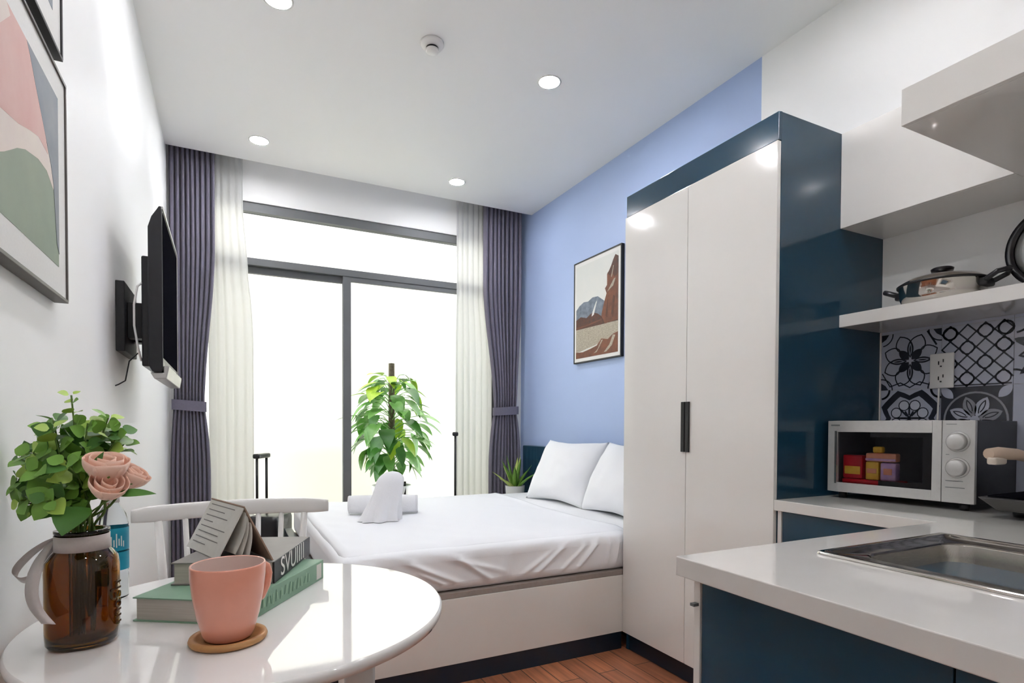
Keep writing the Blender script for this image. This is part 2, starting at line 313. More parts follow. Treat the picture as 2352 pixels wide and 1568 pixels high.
# television seen edge-on
TX, TY0, TY1 = -.216, 2.50, 3.175
t = thing('television', 'black wall mounted television seen from its side, beside the left curtain', 'television', (XL, 2.84, 1.38))
prof = [(-.262, 1.40), (-.262, 1.915), (-.250, 1.955), (-.232, 1.985), (-.226, 1.996), (-.218, 1.996), (TX, 1.985), (TX, 1.385), (-.222, 1.376), (-.250, 1.376)]
MB().prism([(x, TY0, z) for x, z in prof], (0, TY1-TY0, 0)).build('housing', BLACK, t, bevel=.003)
MB().box(TX, TX+.0015, TY0+.012, TY1-.012, 1.43, 1.975).build('screen', SCREEN, t)
MB().box(TX-.002, TX+.004, TY0, TY1, 1.985, 1.995).box(TX-.002, TX+.004, TY1-.01, TY1, 1.40, 1.985).build('bezel', SILVER, t)
MB().prism([(-.258, TY0+.01, 1.374), (-.245, TY0+.01, 1.350), (-.205, TY0+.01, 1.352), (-.196, TY0+.01, 1.400), (TX+.001, TY0+.01, 1.400), (TX+.001, TY0+.01, 1.374)], (0, TY1-TY0-.02, 0)).build('speaker_bar', SILVER, t, bevel=.003)
MB().box(-.29, -.262, 2.56, 3.1, 1.40, 1.82).build('back_cover', BLACK, t, bevel=.006)
br = MB().box(XL, XL+.03, 2.62, 2.94, 1.46, 1.73).box(XL+.03, -.29, 2.68, 2.75, 1.52, 1.66).box(XL+.03, -.29, 2.82, 2.89, 1.52, 1.66).build('wall_bracket', BLACKM, t, bevel=.003)
MB().tube([(-.285, 2.57, 1.72), (-.302, 2.555, 1.70), (-.312, 2.55, 1.63), (-.312, 2.55, 1.55), (-.300, 2.555, 1.46), (-.292, 2.57, 1.42)], .004, 8).build('cable', WHITEP, t)
MB().tube([(-.30, 2.60, 1.46), (-.335, 2.60, 1.42), (-.342, 2.60, 1.38), (-.348, 2.60, 1.345), (-.37, 2.60, 1.33), (-.3805, 2.60, 1.325)], .0025, 6).build('cable', BLACK, t)

# ================================================================== CURTAINS
def drape(name, label, top, tie, bot, ztie, yc, ztop, zbot, mt, folds, amp, tieback=True, seed=0, cat='curtain'):
    """pleated cloth: (x0,x1) at the top, gathered at ztie, and at the hem"""
    t = thing(name, label, cat, ((bot[0]+bot[1])/2, yc, 0)); ph = seed*1.7
    def xr(z):
        if z >= ztie:
            k = (z-ztie)/(ztop-ztie); k = min(1, k/.62); k = k*k*(3-2*k); a, b = tie, top
        else:
            k = 1-min(1, (ztie-z)/.55); k = 1-k; k = k*(2-k); a, b = tie, bot
        return a[0]+(b[0]-a[0])*k, a[1]+(b[1]-a[1])*k
    def fn(u, v):
        z = zbot+(ztop-zbot)*v; a, b = xr(z); wd = b-a; p = u*folds*2*PI
        g = math.exp(-((z-ztie)/.12)**2) if tieback else 0
        d = amp*(1-.45*g)*(math.sin(p+ph+.5*math.sin(2.2*v+u*9+seed))+.12*math.sin(2*p+seed))
        xx = a+wd*(u+(.14 if tieback else .05)/folds*math.sin(p+1.3+ph)*(1-g))
        return (xx, yc+d+.003*noise.noise((u*5, v*3, seed)), z)
    MB().grid(fn, folds*16, 70).build('cloth', mt, t, solid=.0015)
    if tieback:
        a, b = xr(ztie); hw = (b-a)/2+.012; cx = (a+b)/2; m = MB(); n = 90; vs_ = []
        for j in range(n):
            an = 2*PI*j/n; x = cx+hw*math.copysign(abs(math.cos(an))**.6, math.cos(an)); y = yc+(amp+.016)*math.copysign(abs(math.sin(an))**.6, math.sin(an)); zz = ztie+.02*(x-cx)/hw*(-1 if seed == 0 else 1)*.4
            vs_ += [(x, y, zz-.037), (x, y, zz+.037)]
        m.add(vs_, [(2*j, (2*j+2) % (2*n), (2*j+3) % (2*n), 2*j+1) for j in range(n)], 0, False); m.build('tieback', mt, t, solid=.003)
    return t
drape('curtain', 'violet grey pleated curtain tied back at the left wall behind the television', (-.370, -.080), (-.345, -.150), (-.372, -.115), 1.315, 4.735, ZC+.1, .012, DRAPE, 9, .024, True, 0)
drape('curtain', 'violet grey pleated curtain tied back beside the blue wall', (2.092, 2.475), (2.200, 2.430), (2.150, 2.470), 1.315, 4.735, ZC+.1, .012, DRAPE, 9, .024, True, 1)
drape('sheer_curtain', 'white sheer curtain hanging left of the window beside the grey drape', (-.12, .115), (-.12, .15), (-.12, .185), 2.3, 4.805, ZC+.1, .012, SHEER, 5, .006, False, 2, 'sheer curtain')
drape('sheer_curtain', 'white sheer curtain hanging right of the window by the dark pole', (1.848, 2.15), (1.85, 2.15), (1.84, 2.20), 2.3, 4.805, ZC+.1, .012, SHEER, 6, .006, False, 3, 'sheer curtain')

# ================================================================== BED
t = thing('bed', 'white box bed base with navy headboard between the wardrobe and window', 'bed', (1.45, 3.35, 0))
MB().box(.405, 2.42, 2.397, 2.415, .092, .392).box(.405, .425, 2.41, 4.27, .092, .392).box(.425, 2.42, 4.25, 4.27, .092, .392).build('base', WHITEG, t, bevel=.002)
MB().box(.412, 2.42, 2.401, 4.265, .3925, .418).build('mattress_deck', mat('shade-tinted deck edge', '#9a8f89', .8, var=(60, '#8f847e', .3)), t, bevel=.002)  # taupe paints in the shade on the bed box rim below the mattress
MB().box(.405, 1.862, 2.402, 2.42, .0, .092).box(.43, .45, 2.42, 4.2, 0, .092).build('kickboard', DARKNAVY, t)
MB().box(.352, .404, 2.395, 4.27, 0, .45).build('footboard', DARKNAVY, t, bevel=.004)
MB().rbox(2.43, XR-.002, 2.40, 4.615, .001, 1.0, .012, (2, 4, 4)).build('headboard', NAVY, t)
FOLDS = [(.66, .95, .98, .12, .016, .012), (.76, .55, .93, .05, .013, .010), (.92, .9, 1.12, .15, .017, .012), (1.54, 1.0, 1.33, .15, .016, .012), (1.73, 1.0, 1.57, .1, .018, .012), (1.79, 1., 1.77, .2, .012, .010), (1.64, .85, 1.47, .1, .012, .010), (.84, .98, 1.16, .4, .012, .014), (1.45, .8, 1.26, .2, .010, .012), (1.845, .9, 1.82, .1, .016, .010), (.50, .9, .72, .2, .014, .012), (1.20, .95, 1.18, .3, .006, .018)]
def mdisp(q, n_):
    d = Vector()
    if n_.y < -.3:                                     # tucked sheet wrinkles along the front
        h = (q.z-.42)/.18; k = max(0, min(1, h*4))*max(0, min(1, (1.12-h)*3)); f = 0
        for x0, h0, x1, h1, a, w_ in FOLDS:
            dx, dh = x1-x0, (h1-h0)*.18; L2 = dx*dx+dh*dh; tt = ((q.x-x0)*dx+(h-h0)*.18*dh)/L2
            if -.1 < tt < 1.1:
                ds = abs((q.x-x0)*dh-(h-h0)*.18*dx)/math.sqrt(L2); f += a*math.exp(-(ds/w_)**2)*max(0, math.sin(PI*min(1, max(0, (tt+.1)/1.2))))**.6
        d.y -= (f+.007*noise.noise((q.x*5, h*2, 0)))*k
        d.z += .004*noise.noise((q.x*4, 1, 0))
    if n_.z > .3:
        d.z += .006*noise.noise((q.x*2.4, q.y*3.4, 2))+.003*noise.noise((q.x*7+q.y*4, q.y*2, 5))
    return d
t = thing('mattress', 'thick mattress in a wrinkled white sheet tucked over the white bed base', 'mattress', (1.45, 3.35, .398))
MB().rbox(.412, 2.425, 2.410, 4.262, .4185, .612, .045, (300, 60, 30), mdisp).build('fitted_sheet', LINEN, t)
def sheet(u, v):
    x = .435+(1.93-.435)*u-.03*math.sin(v*5)*u; y = 2.455+(4.235-2.455)*v
    return (x, y, .6225+.006*noise.noise((x*2.4, y*3.4, 2))+.003*noise.noise((x*7+y*4, y*2, 5))+.005*max(0, noise.noise((x*3.2-y*2.0, y*1.2, 9)))+.006*max(0, (u-.965)/.035)-.020*max(0, 1-v/.06)**2-.022*max(0, 1-u/.02)**2-.022*max(0, (v-.97)/.03)**2)
tag(MB().grid(sheet, 110, 80).build('bed_sheet', LINEN, solid=.006), 'smooth white top sheet spread over the bed, folded before the pillows', 'bed sheet')
def pillow(label, c, tilt, yaw, ly, lz, th, seed):
    t = thing('pillow', label, 'pillow', c, 0, 'white bed pillows')
    R = Matrix.Rotation(yaw, 3, 'Z') @ Matrix.Rotation(tilt, 3, 'Y'); c = Vector(c)
    def side(sg):
        def fn(u, v):
            a, b = 2*u-1, 2*v-1
            e = max(0, (1-abs(a)**2.6))**.55*max(0, (1-abs(b)**2.6))**.55
            pin = 1-.10*(1-abs(b)**1.6)*abs(a)**3; pin2 = 1-.13*(1-abs(a)**1.6)*abs(b)**3
            x = sg*th/2*e*(1+.15*noise.noise((a*1.6, b*1.6, seed)))+(.010*noise.noise((a*3.1+b, b*3.3, seed+5))+.010*max(0, noise.noise((a*2.2-b*3.0, a*3.5+b, seed+9))))*e
            return c+R@Vector((x, a*ly/2*pin, b*lz/2*pin2))
        return fn
    MB().grid(side(1), 36, 30).grid(side(-1), 36, 30).build('pillowcase', LINEN, t)
pillow('white pillow leaning on the headboard beside the small potted succulent', (2.245, 3.58, .838), math.radians(27), .08, .72, .51, .23, 1)
pillow('white pillow leaning on the headboard, half hidden by the wardrobe', (2.245, 2.86, .838), math.radians(27), -.05, .72, .51, .23, 4)

# towels
def rolled(c, ax, L, r):
    t = thing('rolled_towel', 'rolled white towel lying across the bed behind the upright one', 'towel', (c[0], c[1], c[2]-r)); ax = Vector(ax).normalized(); c = Vector(c)
    q = Vector((0, 0, 1)).rotation_difference(ax); vs_ = []; n = 56; turns = 3.2
    m = MB()
    def fn(u, v):
        an = u*2*PI; rr = r*(1+.03*noise.noise((math.cos(an)*1.5, math.sin(an)*1.5, v*4)))*(1-.06*abs(2*v-1)**6)
        return c+q@Vector((rr*math.cos(an), rr*math.sin(an)*.95, (v-.5)*L))
    m.grid(fn, 40, 24)
    for e in (-.5, .5):
        pts = [c+q@Vector(((r*.96)*(1-k/60)*math.cos(k/60*turns*2*PI), (r*.92)*(1-k/60)*math.sin(k/60*turns*2*PI), e*L*(1+.03*(1-k/60)))) for k in range(58)]
        m.tube(pts, .008, 6)
        m.add([c+q@Vector((0, 0, e*L))]+[c+q@Vector((r*.98*math.cos(2*PI*k/30), r*.94*math.sin(2*PI*k/30), e*L*.985)) for k in range(30)], [(0, 1+k, 1+(k+1) % 30) for k in range(30)], 0, True)
    m.build('terry_roll', TOWEL, t)
rolled((.865, 3.50, .688), (.39, -.12, 0), .40, .058)
t = thing('folded_towel', 'white towel folded upright with a rounded top, standing on the bed', 'towel', (.80, 3.26, .628))
def tw(u, v):
    an = u*2*PI; h = v; base = Vector((.785, 3.25, .628)); top = Vector((.880, 3.335, .905)); p = base.lerp(top, h)
    rx = (.108-.034*h**.8)*(1 if h < .8 else math.sqrt(max(0, 1-((h-.8)/.2)**2))*.98+.02); ry = (.062-.006*h)*(1 if h < .8 else math.sqrt(max(0, 1-((h-.8)/.2)**2))*.98+.02)
    f = 1+.22*max(0, 1-h*2.0)*math.sin(an*7+1.0+h*2)+.045*math.sin(an*3+h*4)+.03*noise.noise((math.cos(an)*2, math.sin(an)*2, h*4))
    return p+Vector((math.cos(an)*rx*f, math.sin(an)*ry*f, .018*max(0, .25-h)*math.sin(an*7)*0))
m = MB().grid(tw, 84, 40); m.build('terry_fold', TOWEL, t)

# nightstand + aloe
t = thing('nightstand', 'small white bedside table hidden behind the bed, under the succulent', 'nightstand', (2.27, 4.46, 0))
MB().box(2.10, 2.425, 4.30, 4.62, .05, .50).build('body', WHITEP, t, bevel=.003); MB().box(2.08, 2.425, 4.285, 4.635, .50, .52).build('top', WHITEP, t, bevel=.003)
MB().box(2.082, 2.10, 4.31, 4.61, .28, .49).build('drawer', WHITEG, t, bevel=.002); MB().box(2.10, 2.4, 4.32, 4.60, 0, .05).build('plinth', DARKNAVY, t)
t = thing('potted_succulent', 'small spiky green succulent in a white pot by the headboard', 'potted plant', (2.27, 4.45, .52))
MB().lathe([(.06, .0), (.078, .012), (.086, .125), (.088, .13), (.08, .13), (.076, .11)], (2.27, 4.45, .52), 36, caps=(1, 0)).build('pot', TERRA, t)
MB().lathe([(0, .112), (.078, .11)], (2.27, 4.45, .52), 30).build('soil', SOIL, t)
m = MB(); r2 = random.Random(3)
for k in range(13):
    an = k*2.399; tl = .12+.85*(k/13); L = .29-.08*(k/13)+r2.uniform(-.02, .03); o = Vector((2.27, 4.45, .63))+Vector((math.cos(an), math.sin(an), 0))*(.010+.03*k/13); pts = []; rs = []
    for i in range(9):
        q = i/8; a2 = tl*(1+.25*q); pts.append(o+Vector((math.cos(an)*math.sin(a2), math.sin(an)*math.sin(a2), math.cos(a2)))*L*q); rs.append(max(.0012, .030*(1-q**1.8)*(.75+.5*q)))
    dirv = Vector((-math.sin(an), math.cos(an), 0)); nn = Vector((math.cos(an)*math.cos(tl), math.sin(an)*math.cos(tl), -math.sin(tl))); vs_ = []
    for p, r in zip(pts, rs): vs_ += [p-dirv*r+nn*-.25*r, p+nn*.45*r, p+dirv*r+nn*-.25*r, p-nn*.15*r]
    m.add(vs_, [(i*4+a, i*4+(a+1) % 4, i*4+4+(a+1) % 4, i*4+4+a) for i in range(8) for a in range(4)], 0 if k % 3 else 1, True)
m.build('foliage', ALOE, t, weld=False)

# suitcases with raised handles
def suitcase(label, c, rz, ztop, wide, spread):
    t = thing('suitcase', label, 'suitcase', (c[0], c[1], 0), rz)
    a, d = wide/2, .11
    MB().rbox(-a, a, -d, d, .045, .53, .035, (3, 3, 4)).build('shell', BLACK, t, local=True)
    for sx in (-1, 1):
        for sy in (-1, 1): MB().lathe([(.022, -.012), (.025, -.006), (.025, .006), (.022, .012)], (sx*(a-.05), sy*(d-.04), .025), 16, axis=(1, 0, 0)).box(sx*(a-.05)-.014, sx*(a-.05)+.014, sy*(d-.04)-.012, sy*(d-.04)+.012, .03, .05).build('wheel', BLACKM, t, local=True)
    for sx in (-1, 1): MB().tube([(sx*spread, .06, .5), (sx*spread, .06, ztop-.02)], .0095, 8).build('handle_rod', BLACKM, t, local=True)
    MB().rbox(-spread-.02, spread+.02, .035, .085, ztop-.03, ztop+.005, .012, (3, 2, 2)).build('grip', BLACK, t, local=True)
suitcase('black suitcase with raised two rod handle showing above the white chair', (.275, 4.475, 0), math.radians(62), .965, .30, .075)
suitcase('black suitcase whose thin raised handle stands by the right sheer curtain', (1.772, 4.455, 0), math.radians(69), 1.12, .26, .06)

# ================================================================== BLUE WALL PICTURE
g0, g1, z0, z1 = 3.30, 3.845, 1.715, 2.44
art3 = [([P_SKY, P_RUST, P_DUSK, P_DARK, P_WATER], [
    (0, .0006, [(g0, z0), (g1, z0), (g1, z1), (g0, z1)]),
    (2, .0009, [(g1, 2.10), (3.80, 2.13), (3.74, 2.15), (3.68, 2.145), (3.62, 2.165), (3.55, 2.16), (3.50, 2.13), (3.45, 2.10), (3.40, 2.0), (g1, 2.0)]),
    (1, .0012, [(g0, 2.40), (3.335, 2.42), (3.36, 2.39), (3.385, 2.35), (3.41, 2.32), (3.435, 2.30), (3.435, 2.22), (3.46, 2.20), (3.44, 2.16), (3.47, 2.10), (3.50, 2.02), (3.52, 1.94), (g0, 1.94)]),
    (3, .0018, [(g0, 2.40), (3.335, 2.42), (3.36, 2.39), (3.385, 2.35), (3.41, 2.32), (3.43, 2.305), (3.40, 2.28), (3.37, 2.30), (3.345, 2.26), (g0, 2.28)]), (4, .0021, [(3.352, 2.345), (3.36, 2.345), (3.385, 2.27), (3.376, 2.265)]), (3, .0018, [(3.34, 2.12), (3.36, 2.13), (3.38, 2.0), (3.36, 1.97)]), (3, .0018, [(3.42, 2.12), (3.43, 2.1), (3.45, 2.0), (3.43, 1.98)]),
    (3, .0015, [(g1, 2.02), (3.78, 2.04), (3.70, 2.02), (3.62, 2.05), (3.55, 2.03), (3.50, 2.0), (3.46, 1.94), (g1, 1.945)]),
    (4, .0012, [(g1, 1.945), (3.46, 1.94), (g0, 1.945), (g0, 1.84), (3.42, 1.82), (3.55, 1.80), (g1, 1.76)]),
    (1, .0018, [(g1, 1.965), (3.70, 1.965), (3.50, 1.985), (3.50, 1.972), (g1, 1.945)]),
    (1, .0015, [(g0, 1.86), (3.36, 1.85), (3.42, 1.82), (3.50, 1.835), (3.56, 1.79), (3.64, 1.775), (3.75, 1.76), (g1, 1.765), (g1, z0), (g0, z0)]),
    (4, .0018, [(3.33, 1.84), (3.36, 1.845), (3.40, 1.78), (3.47, 1.73), (3.44, 1.73), (3.37, 1.77)]), (4, .0018, [(3.48, 1.825), (3.50, 1.825), (3.55, 1.76), (3.60, 1.735), (3.56, 1.74)]),
    (0, .0018, [(3.56, 2.13), (3.575, 2.12), (3.62, 2.05), (3.63, 2.02), (3.60, 2.03)]), (4, .0018, [(3.33, 2.25), (3.35, 2.25), (3.41, 2.19), (3.43, 2.17), (3.36, 2.20)])])]
wall_frame('framed_picture', 'framed mountain landscape photo hanging on the blue wall', XR, -1, 3.262, 3.878, 1.677, 2.480, .010, .028, BLACKM, .04, art3)

# ================================================================== WARDROBE
WX, WY0, WY1, WZT, WZD, WZK = 1.863, 1.477, 2.388, 2.371, 2.262, .092
t = thing('wardrobe', 'tall navy wardrobe with two white gloss doors beside the bed', 'wardrobe', ((WX+XR)/2, (WY0+WY1)/2, 0))
MB().box(WX+.020, XR, WY0, WY0+.018, 0, WZT).box(WX+.020, XR, WY1-.018, WY1, 0, WZT).box(WX+.0201, XR, WY0+.018, WY1-.018, WZD+.003, WZT).box(XR-.012, XR, WY0+.018, WY1-.018, .02, WZD).box(WX+.004, WX+.02, WY0, WY1, WZD+.003, WZT).build('carcass', NAVY, t, bevel=.001)
MB().box(WX+.03, WX+.045, WY0+.002, WY1-.002, 0, WZK-.003).build('plinth', DARKNAVY, t)
MB().box(WX+.03, XR-.02, WY0+.02, WY1-.02, WZK, WZK+.02).build('bottom_shelf', NAVY, t)
seam = 1.9435
for a, b, hl in ((WY0+.001, seam-.0015, 1), (seam+.0015, WY1+.006, -1)):
    d = MB().box(WX, WX+.019, a, b, WZK, WZD).build('door', WHITEG, t, bevel=.0015)
    ya, yb = (seam-.024, seam-.003) if hl == 1 else (seam+.003, seam+.024)
    MB().box(WX-.010, WX, ya, yb, 1.062, 1.290).build('handle', BLACKM, d, bevel=.0015)

# ================================================================== KITCHEN
ZW = .90
# base cabinets
t = thing('kitchen_cabinet', 'dark navy base cabinet under the microwave, next to the wardrobe', 'cabinet', (2.2, 1.19, 0))
MB().box(1.90, XR, .905, 1.472, .09, ZW-.041).build('carcass', NAVY, t); MB().box(1.93, XR, .91, 1.47, 0, .09).build('plinth', DARKNAVY, t)
d = MB().box(1.881, 1.899, .93, 1.452, .092, ZW-.044).build('door', NAVY, t, bevel=.0015)
MB().box(1.878, 1.899, 1.455, 1.470, .0, ZW-.042).build('end_strip', WHITEG, t)
t = thing('kitchen_cabinet', 'navy peninsula cabinet below the sink with a white end panel', 'cabinet', (1.35, .25, 0))
MB().box(.905, 1.87, -.55, .878, .09, ZW-.041).build('carcass', NAVY, t); MB().box(.93, 1.85, -.54, .87, 0, .09).build('plinth', DARKNAVY, t)
for a, b in ((.415, .874), (-.06, .412), (-.545, -.063)): MB().box(.887, .904, a, b, .02, ZW-.043).build('door', NAVY, t, bevel=.001)
e = MB().box(.886, 1.87, .879, .896, 0, ZW-.041).build('end_panel', WHITEG, t, bevel=.001)
MB().box(.872, .886, .882, .893, .800, .806).build('latch', GREYF, e)
# worktop: wall run plus peninsula, with the sink cut out
def worktop():
    m = MB(); zb, zt = ZW-.041, ZW
    SX0, SX1, SY0, SY1 = 1.185, 1.62, .335, .785
    rects = [(.859, SX0, -.6, .923), (SX1, XR, -.6, .923), (SX0, SX1, SY1, .923), (SX0, SX1, -.6, SY0), (1.863, XR, .923, WY0-.001)]
    xs = [.859, SX0, SX1, 1.863, XR]; ys = [-.6, SY0, SY1, .923, WY0-.001]
    def solid(i, j):
        if not (0 <= i < 4 and 0 <= j < 4): return False
        cx, cy = (xs[i]+xs[i+1])/2, (ys[j]+ys[j+1])/2; return any(a < cx < b and c < cy < d for a, b, c, d in rects)
    for i in range(4):
        for j in range(4):
            if not solid(i, j): continue
            a, b, c, d = xs[i], xs[i+1], ys[j], ys[j+1]
            m.poly([(a, c, zt), (b, c, zt), (b, d, zt), (a, d, zt)]); m.poly([(a, c, zb), (a, d, zb), (b, d, zb), (b, c, zb)])
            for di, dj, p, q in ((-1, 0, (a, c), (a, d)), (1, 0, (b, c), (b, d)), (0, -1, (a, c), (b, c)), (0, 1, (a, d), (b, d))):
                if not solid(i+di, j+dj): m.poly([(*p, zb), (*q, zb), (*q, zt), (*p, zt)])
    return m
tag(worktop().build('worktop', STONE, bevel=.002), 'pale grey glossy L shaped stone worktop carrying sink and microwave', 'worktop')
# sink
t = thing('sink', 'stainless steel sink set into the peninsula worktop', 'sink', (1.40, .56, ZW))
def rr(x0, x1, y0, y1, r, n=6):
    out = []
    for cx, cy, a in ((x1-r, y1-r, 0), (x0+r, y1-r, 90), (x0+r, y0+r, 180), (x1-r, y0+r, 270)):
        out += [(cx+r*math.cos(math.radians(a+90*k/n)), cy+r*math.sin(math.radians(a+90*k/n))) for k in range(n+1)]
    return out
def loft(rings, mi=0):
    m = MB(); n = len(rings[0]); m.add([p for r in rings for p in r], [(i*n+k, i*n+(k+1) % n, (i+1)*n+(k+1) % n, (i+1)*n+k) for i in range(len(rings)-1) for k in range(n)], mi, True); return m
Rg = lambda x0, x1, y0, y1, r, z: [(x, y, z) for x, y in rr(x0, x1, y0, y1, r)]
loft([Rg(1.153, 1.652, .305, .808, .012, ZW+.0005), Rg(1.153, 1.652, .305, .808, .012, ZW+.005), Rg(1.157, 1.648, .309, .804, .012, ZW+.007), Rg(1.170, 1.635, .322, .790, .014, ZW+.0065), Rg(1.174, 1.631, .326, .786, .014, ZW+.003), Rg(1.205, 1.570, .37, .748, .05, ZW+.0025), Rg(1.212, 1.562, .378, .741, .05, ZW-.002)]).build('rim', CHROME, t)
m = loft([Rg(1.212, 1.562, .378, .741, .05, ZW-.002), Rg(1.216, 1.558, .382, .737, .05, ZW-.03), Rg(1.222, 1.552, .388, .731, .05, ZW-.15), Rg(1.235, 1.539, .401, .718, .05, ZW-.172), Rg(1.27, 1.50, .44, .68, .05, ZW-.178)])
m.poly(Rg(1.27, 1.50, .44, .68, .05, ZW-.178)[::-1]); m.build('basin', STEEL, t)
MB().lathe([(0, .002), (.012, .002), (.014, .004), (.038, .004), (.042, 0)], (1.39, .56, ZW-.177), 28).build('drain', CHROME, t)
# backsplash tiles with a drawn pattern
TS, TW_ = .235, .2285
t = struct(MB().box(XR-.008, XR-.0005, -.6, 1.4765, ZW, 1.585).build('trim_1', GROUT))
MB().box(XR-.013, XR-.0005, 1.4705, 1.4765, ZW+.0005, 1.584).build('edge_strip', WHITEG, t)
def tile(kind, col, row):
    ya = 1.4705-.0015-col*(TW_+.002); za = 1.0985+row*(TS+.002); zt = za+TS; zb = max(za, ZW+.001)
    if row == 2: zt = 1.584
    m = MB(); f = XR-.0105; m.box(f, XR-.008, ya-TW_, ya, zb, zt, 0)
    if row != 2 and not kind: return m
    def P(u, v, e): return (f-e, ya-u*TW_, za+v*TS)
    def fill(pts, mi, e=.0004):
        c = [(min(1, max(0, u)), min(1, max(0, v))) for u, v in pts]
        if za < ZW: return
        m.poly([P(u, v, e) for u, v in c], mi)
    def stroke(pts, wd=.022, mi=1, e=.0008):
        for (a, b), (c, d) in zip(pts, pts[1:]):
            if min(a, c) < 0 or max(a, c) > 1 or min(b, d) < 0 or max(b, d) > 1: continue
            L = math.hypot(c-a, d-b) or 1; nx, ny = -(d-b)/L*wd/2, (c-a)/L*wd/2; ex, ey = (c-a)/L*wd*.3, (d-b)/L*wd*.3
            m.poly([P(a-ex+nx, b-ey+ny, e), P(c+ex+nx, d+ey+ny, e), P(c+ex-nx, d+ey-ny, e), P(a-ex-nx, b-ey-ny, e)], mi)
    circ = lambda cx, cy, r, n=20, a0=0, a1=360: [(cx+r*math.cos(math.radians(a0+(a1-a0)*k/n)), cy+r*math.sin(math.radians(a0+(a1-a0)*k/n))) for k in range(n+1)]
    def petal(cx, cy, an, r0, r1, wd): 
        an = math.radians(an); ca, sa = math.cos(an), math.sin(an); out = []
        for k in range(9): q = k/8; out.append((r0+(r1-r0)*q, wd*math.sin(PI*q)**.8))
        for k in range(7, 0, -1): q = k/8; out.append((r0+(r1-r0)*q, -wd*math.sin(PI*q)**.8))
        return [(cx+x*ca-y*sa, cy+x*sa+y*ca) for x, y in out]
    if kind == 'flower':
        for k in range(8): p = petal(.5, .5, k*45+22, .14, .47, .13); stroke(p+p[:1], .02); 
        for k in range(4): fill(petal(.5, .5, k*90+45, .03, .27, .07), 1); fill(petal(.5, .5, k*90, .05, .36, .055), 1, .0006); stroke(petal(.5, .5, k*90, .10, .30, .02), .012, 0, .001)
        for cx, cy in ((0, 0), (1, 0), (0, 1), (1, 1)):
            fill([(cx+(.5-cx)*2*.13*q, cy+(.5-cy)*2*.13*s) for q, s in ((0, 0), (1, 0), (.6, .6), (0, 1))], 1); stroke(circ(cx, cy, .2, 40), .02)
        stroke([(.02, .30), (.16, .06), (.34, .12), (.5, .03)], .02); stroke([(.98, .30), (.84, .06), (.66, .12), (.5, .03)], .02); stroke([(.78, .98), (.92, .74)], .03)
    if kind == 'lattice':
        for k in range(-3, 5):
            a = k/4+.125; pts = [(s/24, a+s/24) for s in range(25)]; stroke(pts, .024); pts = [(s/24, 1-a-s/24+.25) for s in range(25)]; stroke(pts, .024)
        for i in range(4):
            for j in range(4):
                if (i+j) % 2: stroke(circ(.125+i*.25, .125+j*.25, .10, 14), .02)
        stroke(circ(.12, .88, .10, 18), .03); stroke(circ(.9, .88, .10, 18), .03); stroke([(.02, .02), (.98, .02)], .02)
    if kind == 'star':
        o = []
        for k in range(32): an = k/32*360; r = .46+.10*abs(math.sin(math.radians(an*2)))-.06*abs(math.cos(math.radians(an*4))); o.append((.5+r*math.cos(math.radians(an)), .5+r*math.sin(math.radians(an))))
        fill(o, 1); fill([(.5+(x-.5)*.78, .5+(y-.5)*.78) for x, y in o], 0, .0007)
        for k in range(8): an = math.radians(k*45+22); fill(circ(.5+.24*math.cos(an), .5+.24*math.sin(an), .085, 14), 3, .001); stroke(circ(.5+.24*math.cos(an), .5+.24*math.sin(an), .088, 14), .016, 1, .0013); stroke([(.5+.06*math.cos(an+.4), .5+.06*math.sin(an+.4)), (.5+.2*math.cos(an+.4), .5+.2*math.sin(an+.4))], .03, 1, .0013)
        for k in range(6): an = math.radians(k*60); stroke([(.5, .5), (.5+.13*math.cos(an), .5+.13*math.sin(an))], .03, 1, .0013)
        for cx, cy in ((0, 0), (1, 0), (0, 1), (1, 1)): stroke(circ(cx, cy, .15, 40), .035)
    if kind == 'rosette':
        fill([(0, 0), (1, 0), (1, 1), (0, 1)], 1); fill(circ(.5, .46, .46, 36), 2, .0006); fill(circ(.5, .46, .43, 36), 1, .0008)
        for k in range(8): fill(petal(.5, .46, k*45+20, .05, .40, .095), 0 if k % 2 else 2, .0010); stroke(petal(.5, .46, k*45+20, .12, .34, .03), .016, 1, .0013)
        fill(circ(.5, .46, .07, 14), 0, .0015)
        for cx, cy in ((1, 1), (0, 0), (1, 0), (0, 1)): fill(petal(cx, cy, math.degrees(math.atan2(.5-cy, .5-cx)), .0, .26, .07), 0, .001)
    if kind == 'burst':
        for k in range(12): fill(petal(.5, .5, k*30+10, .06, .56 if k % 2 else .46, .075), 1, .0006); stroke(petal(.5, .5, k*30+10, .16, .40, .025), .014, 0, .001)
        stroke(circ(.5, .5, .06, 12), .03)
        for cx, cy in ((0, 0), (1, 0), (0, 1), (1, 1)): stroke(circ(cx, cy, .22, 40), .03)
    return m
cols = [('star', 'flower', 'star'), ('rosette', 'lattice', 'lattice'), (None, 'burst', None), ('star', 'flower', None), ('rosette', 'lattice', None), (None, 'burst', None)]
mall = MB()
for c, (a, b, cc) in enumerate(cols):
    for r, k in ((-1, None), (0, a), (1, b), (2, None)):
        q = tile(k, c, r); mall.v += []; mall.add(q.v, [], 0); o = len(mall.v)-len(q.v)
        for f_, mi in zip(q.f, q.m): mall.f.append([i+o for i in f_]); mall.m.append(mi); mall.s.append(False)
TILEL = mat('light tile petals', '#ccd0dc', .15, coat=.3, var=(20, '#c1c5d5', .3))
mall.build('tiles', [TILEG, TILEK, TILEM, TILEL], t, weld=False)
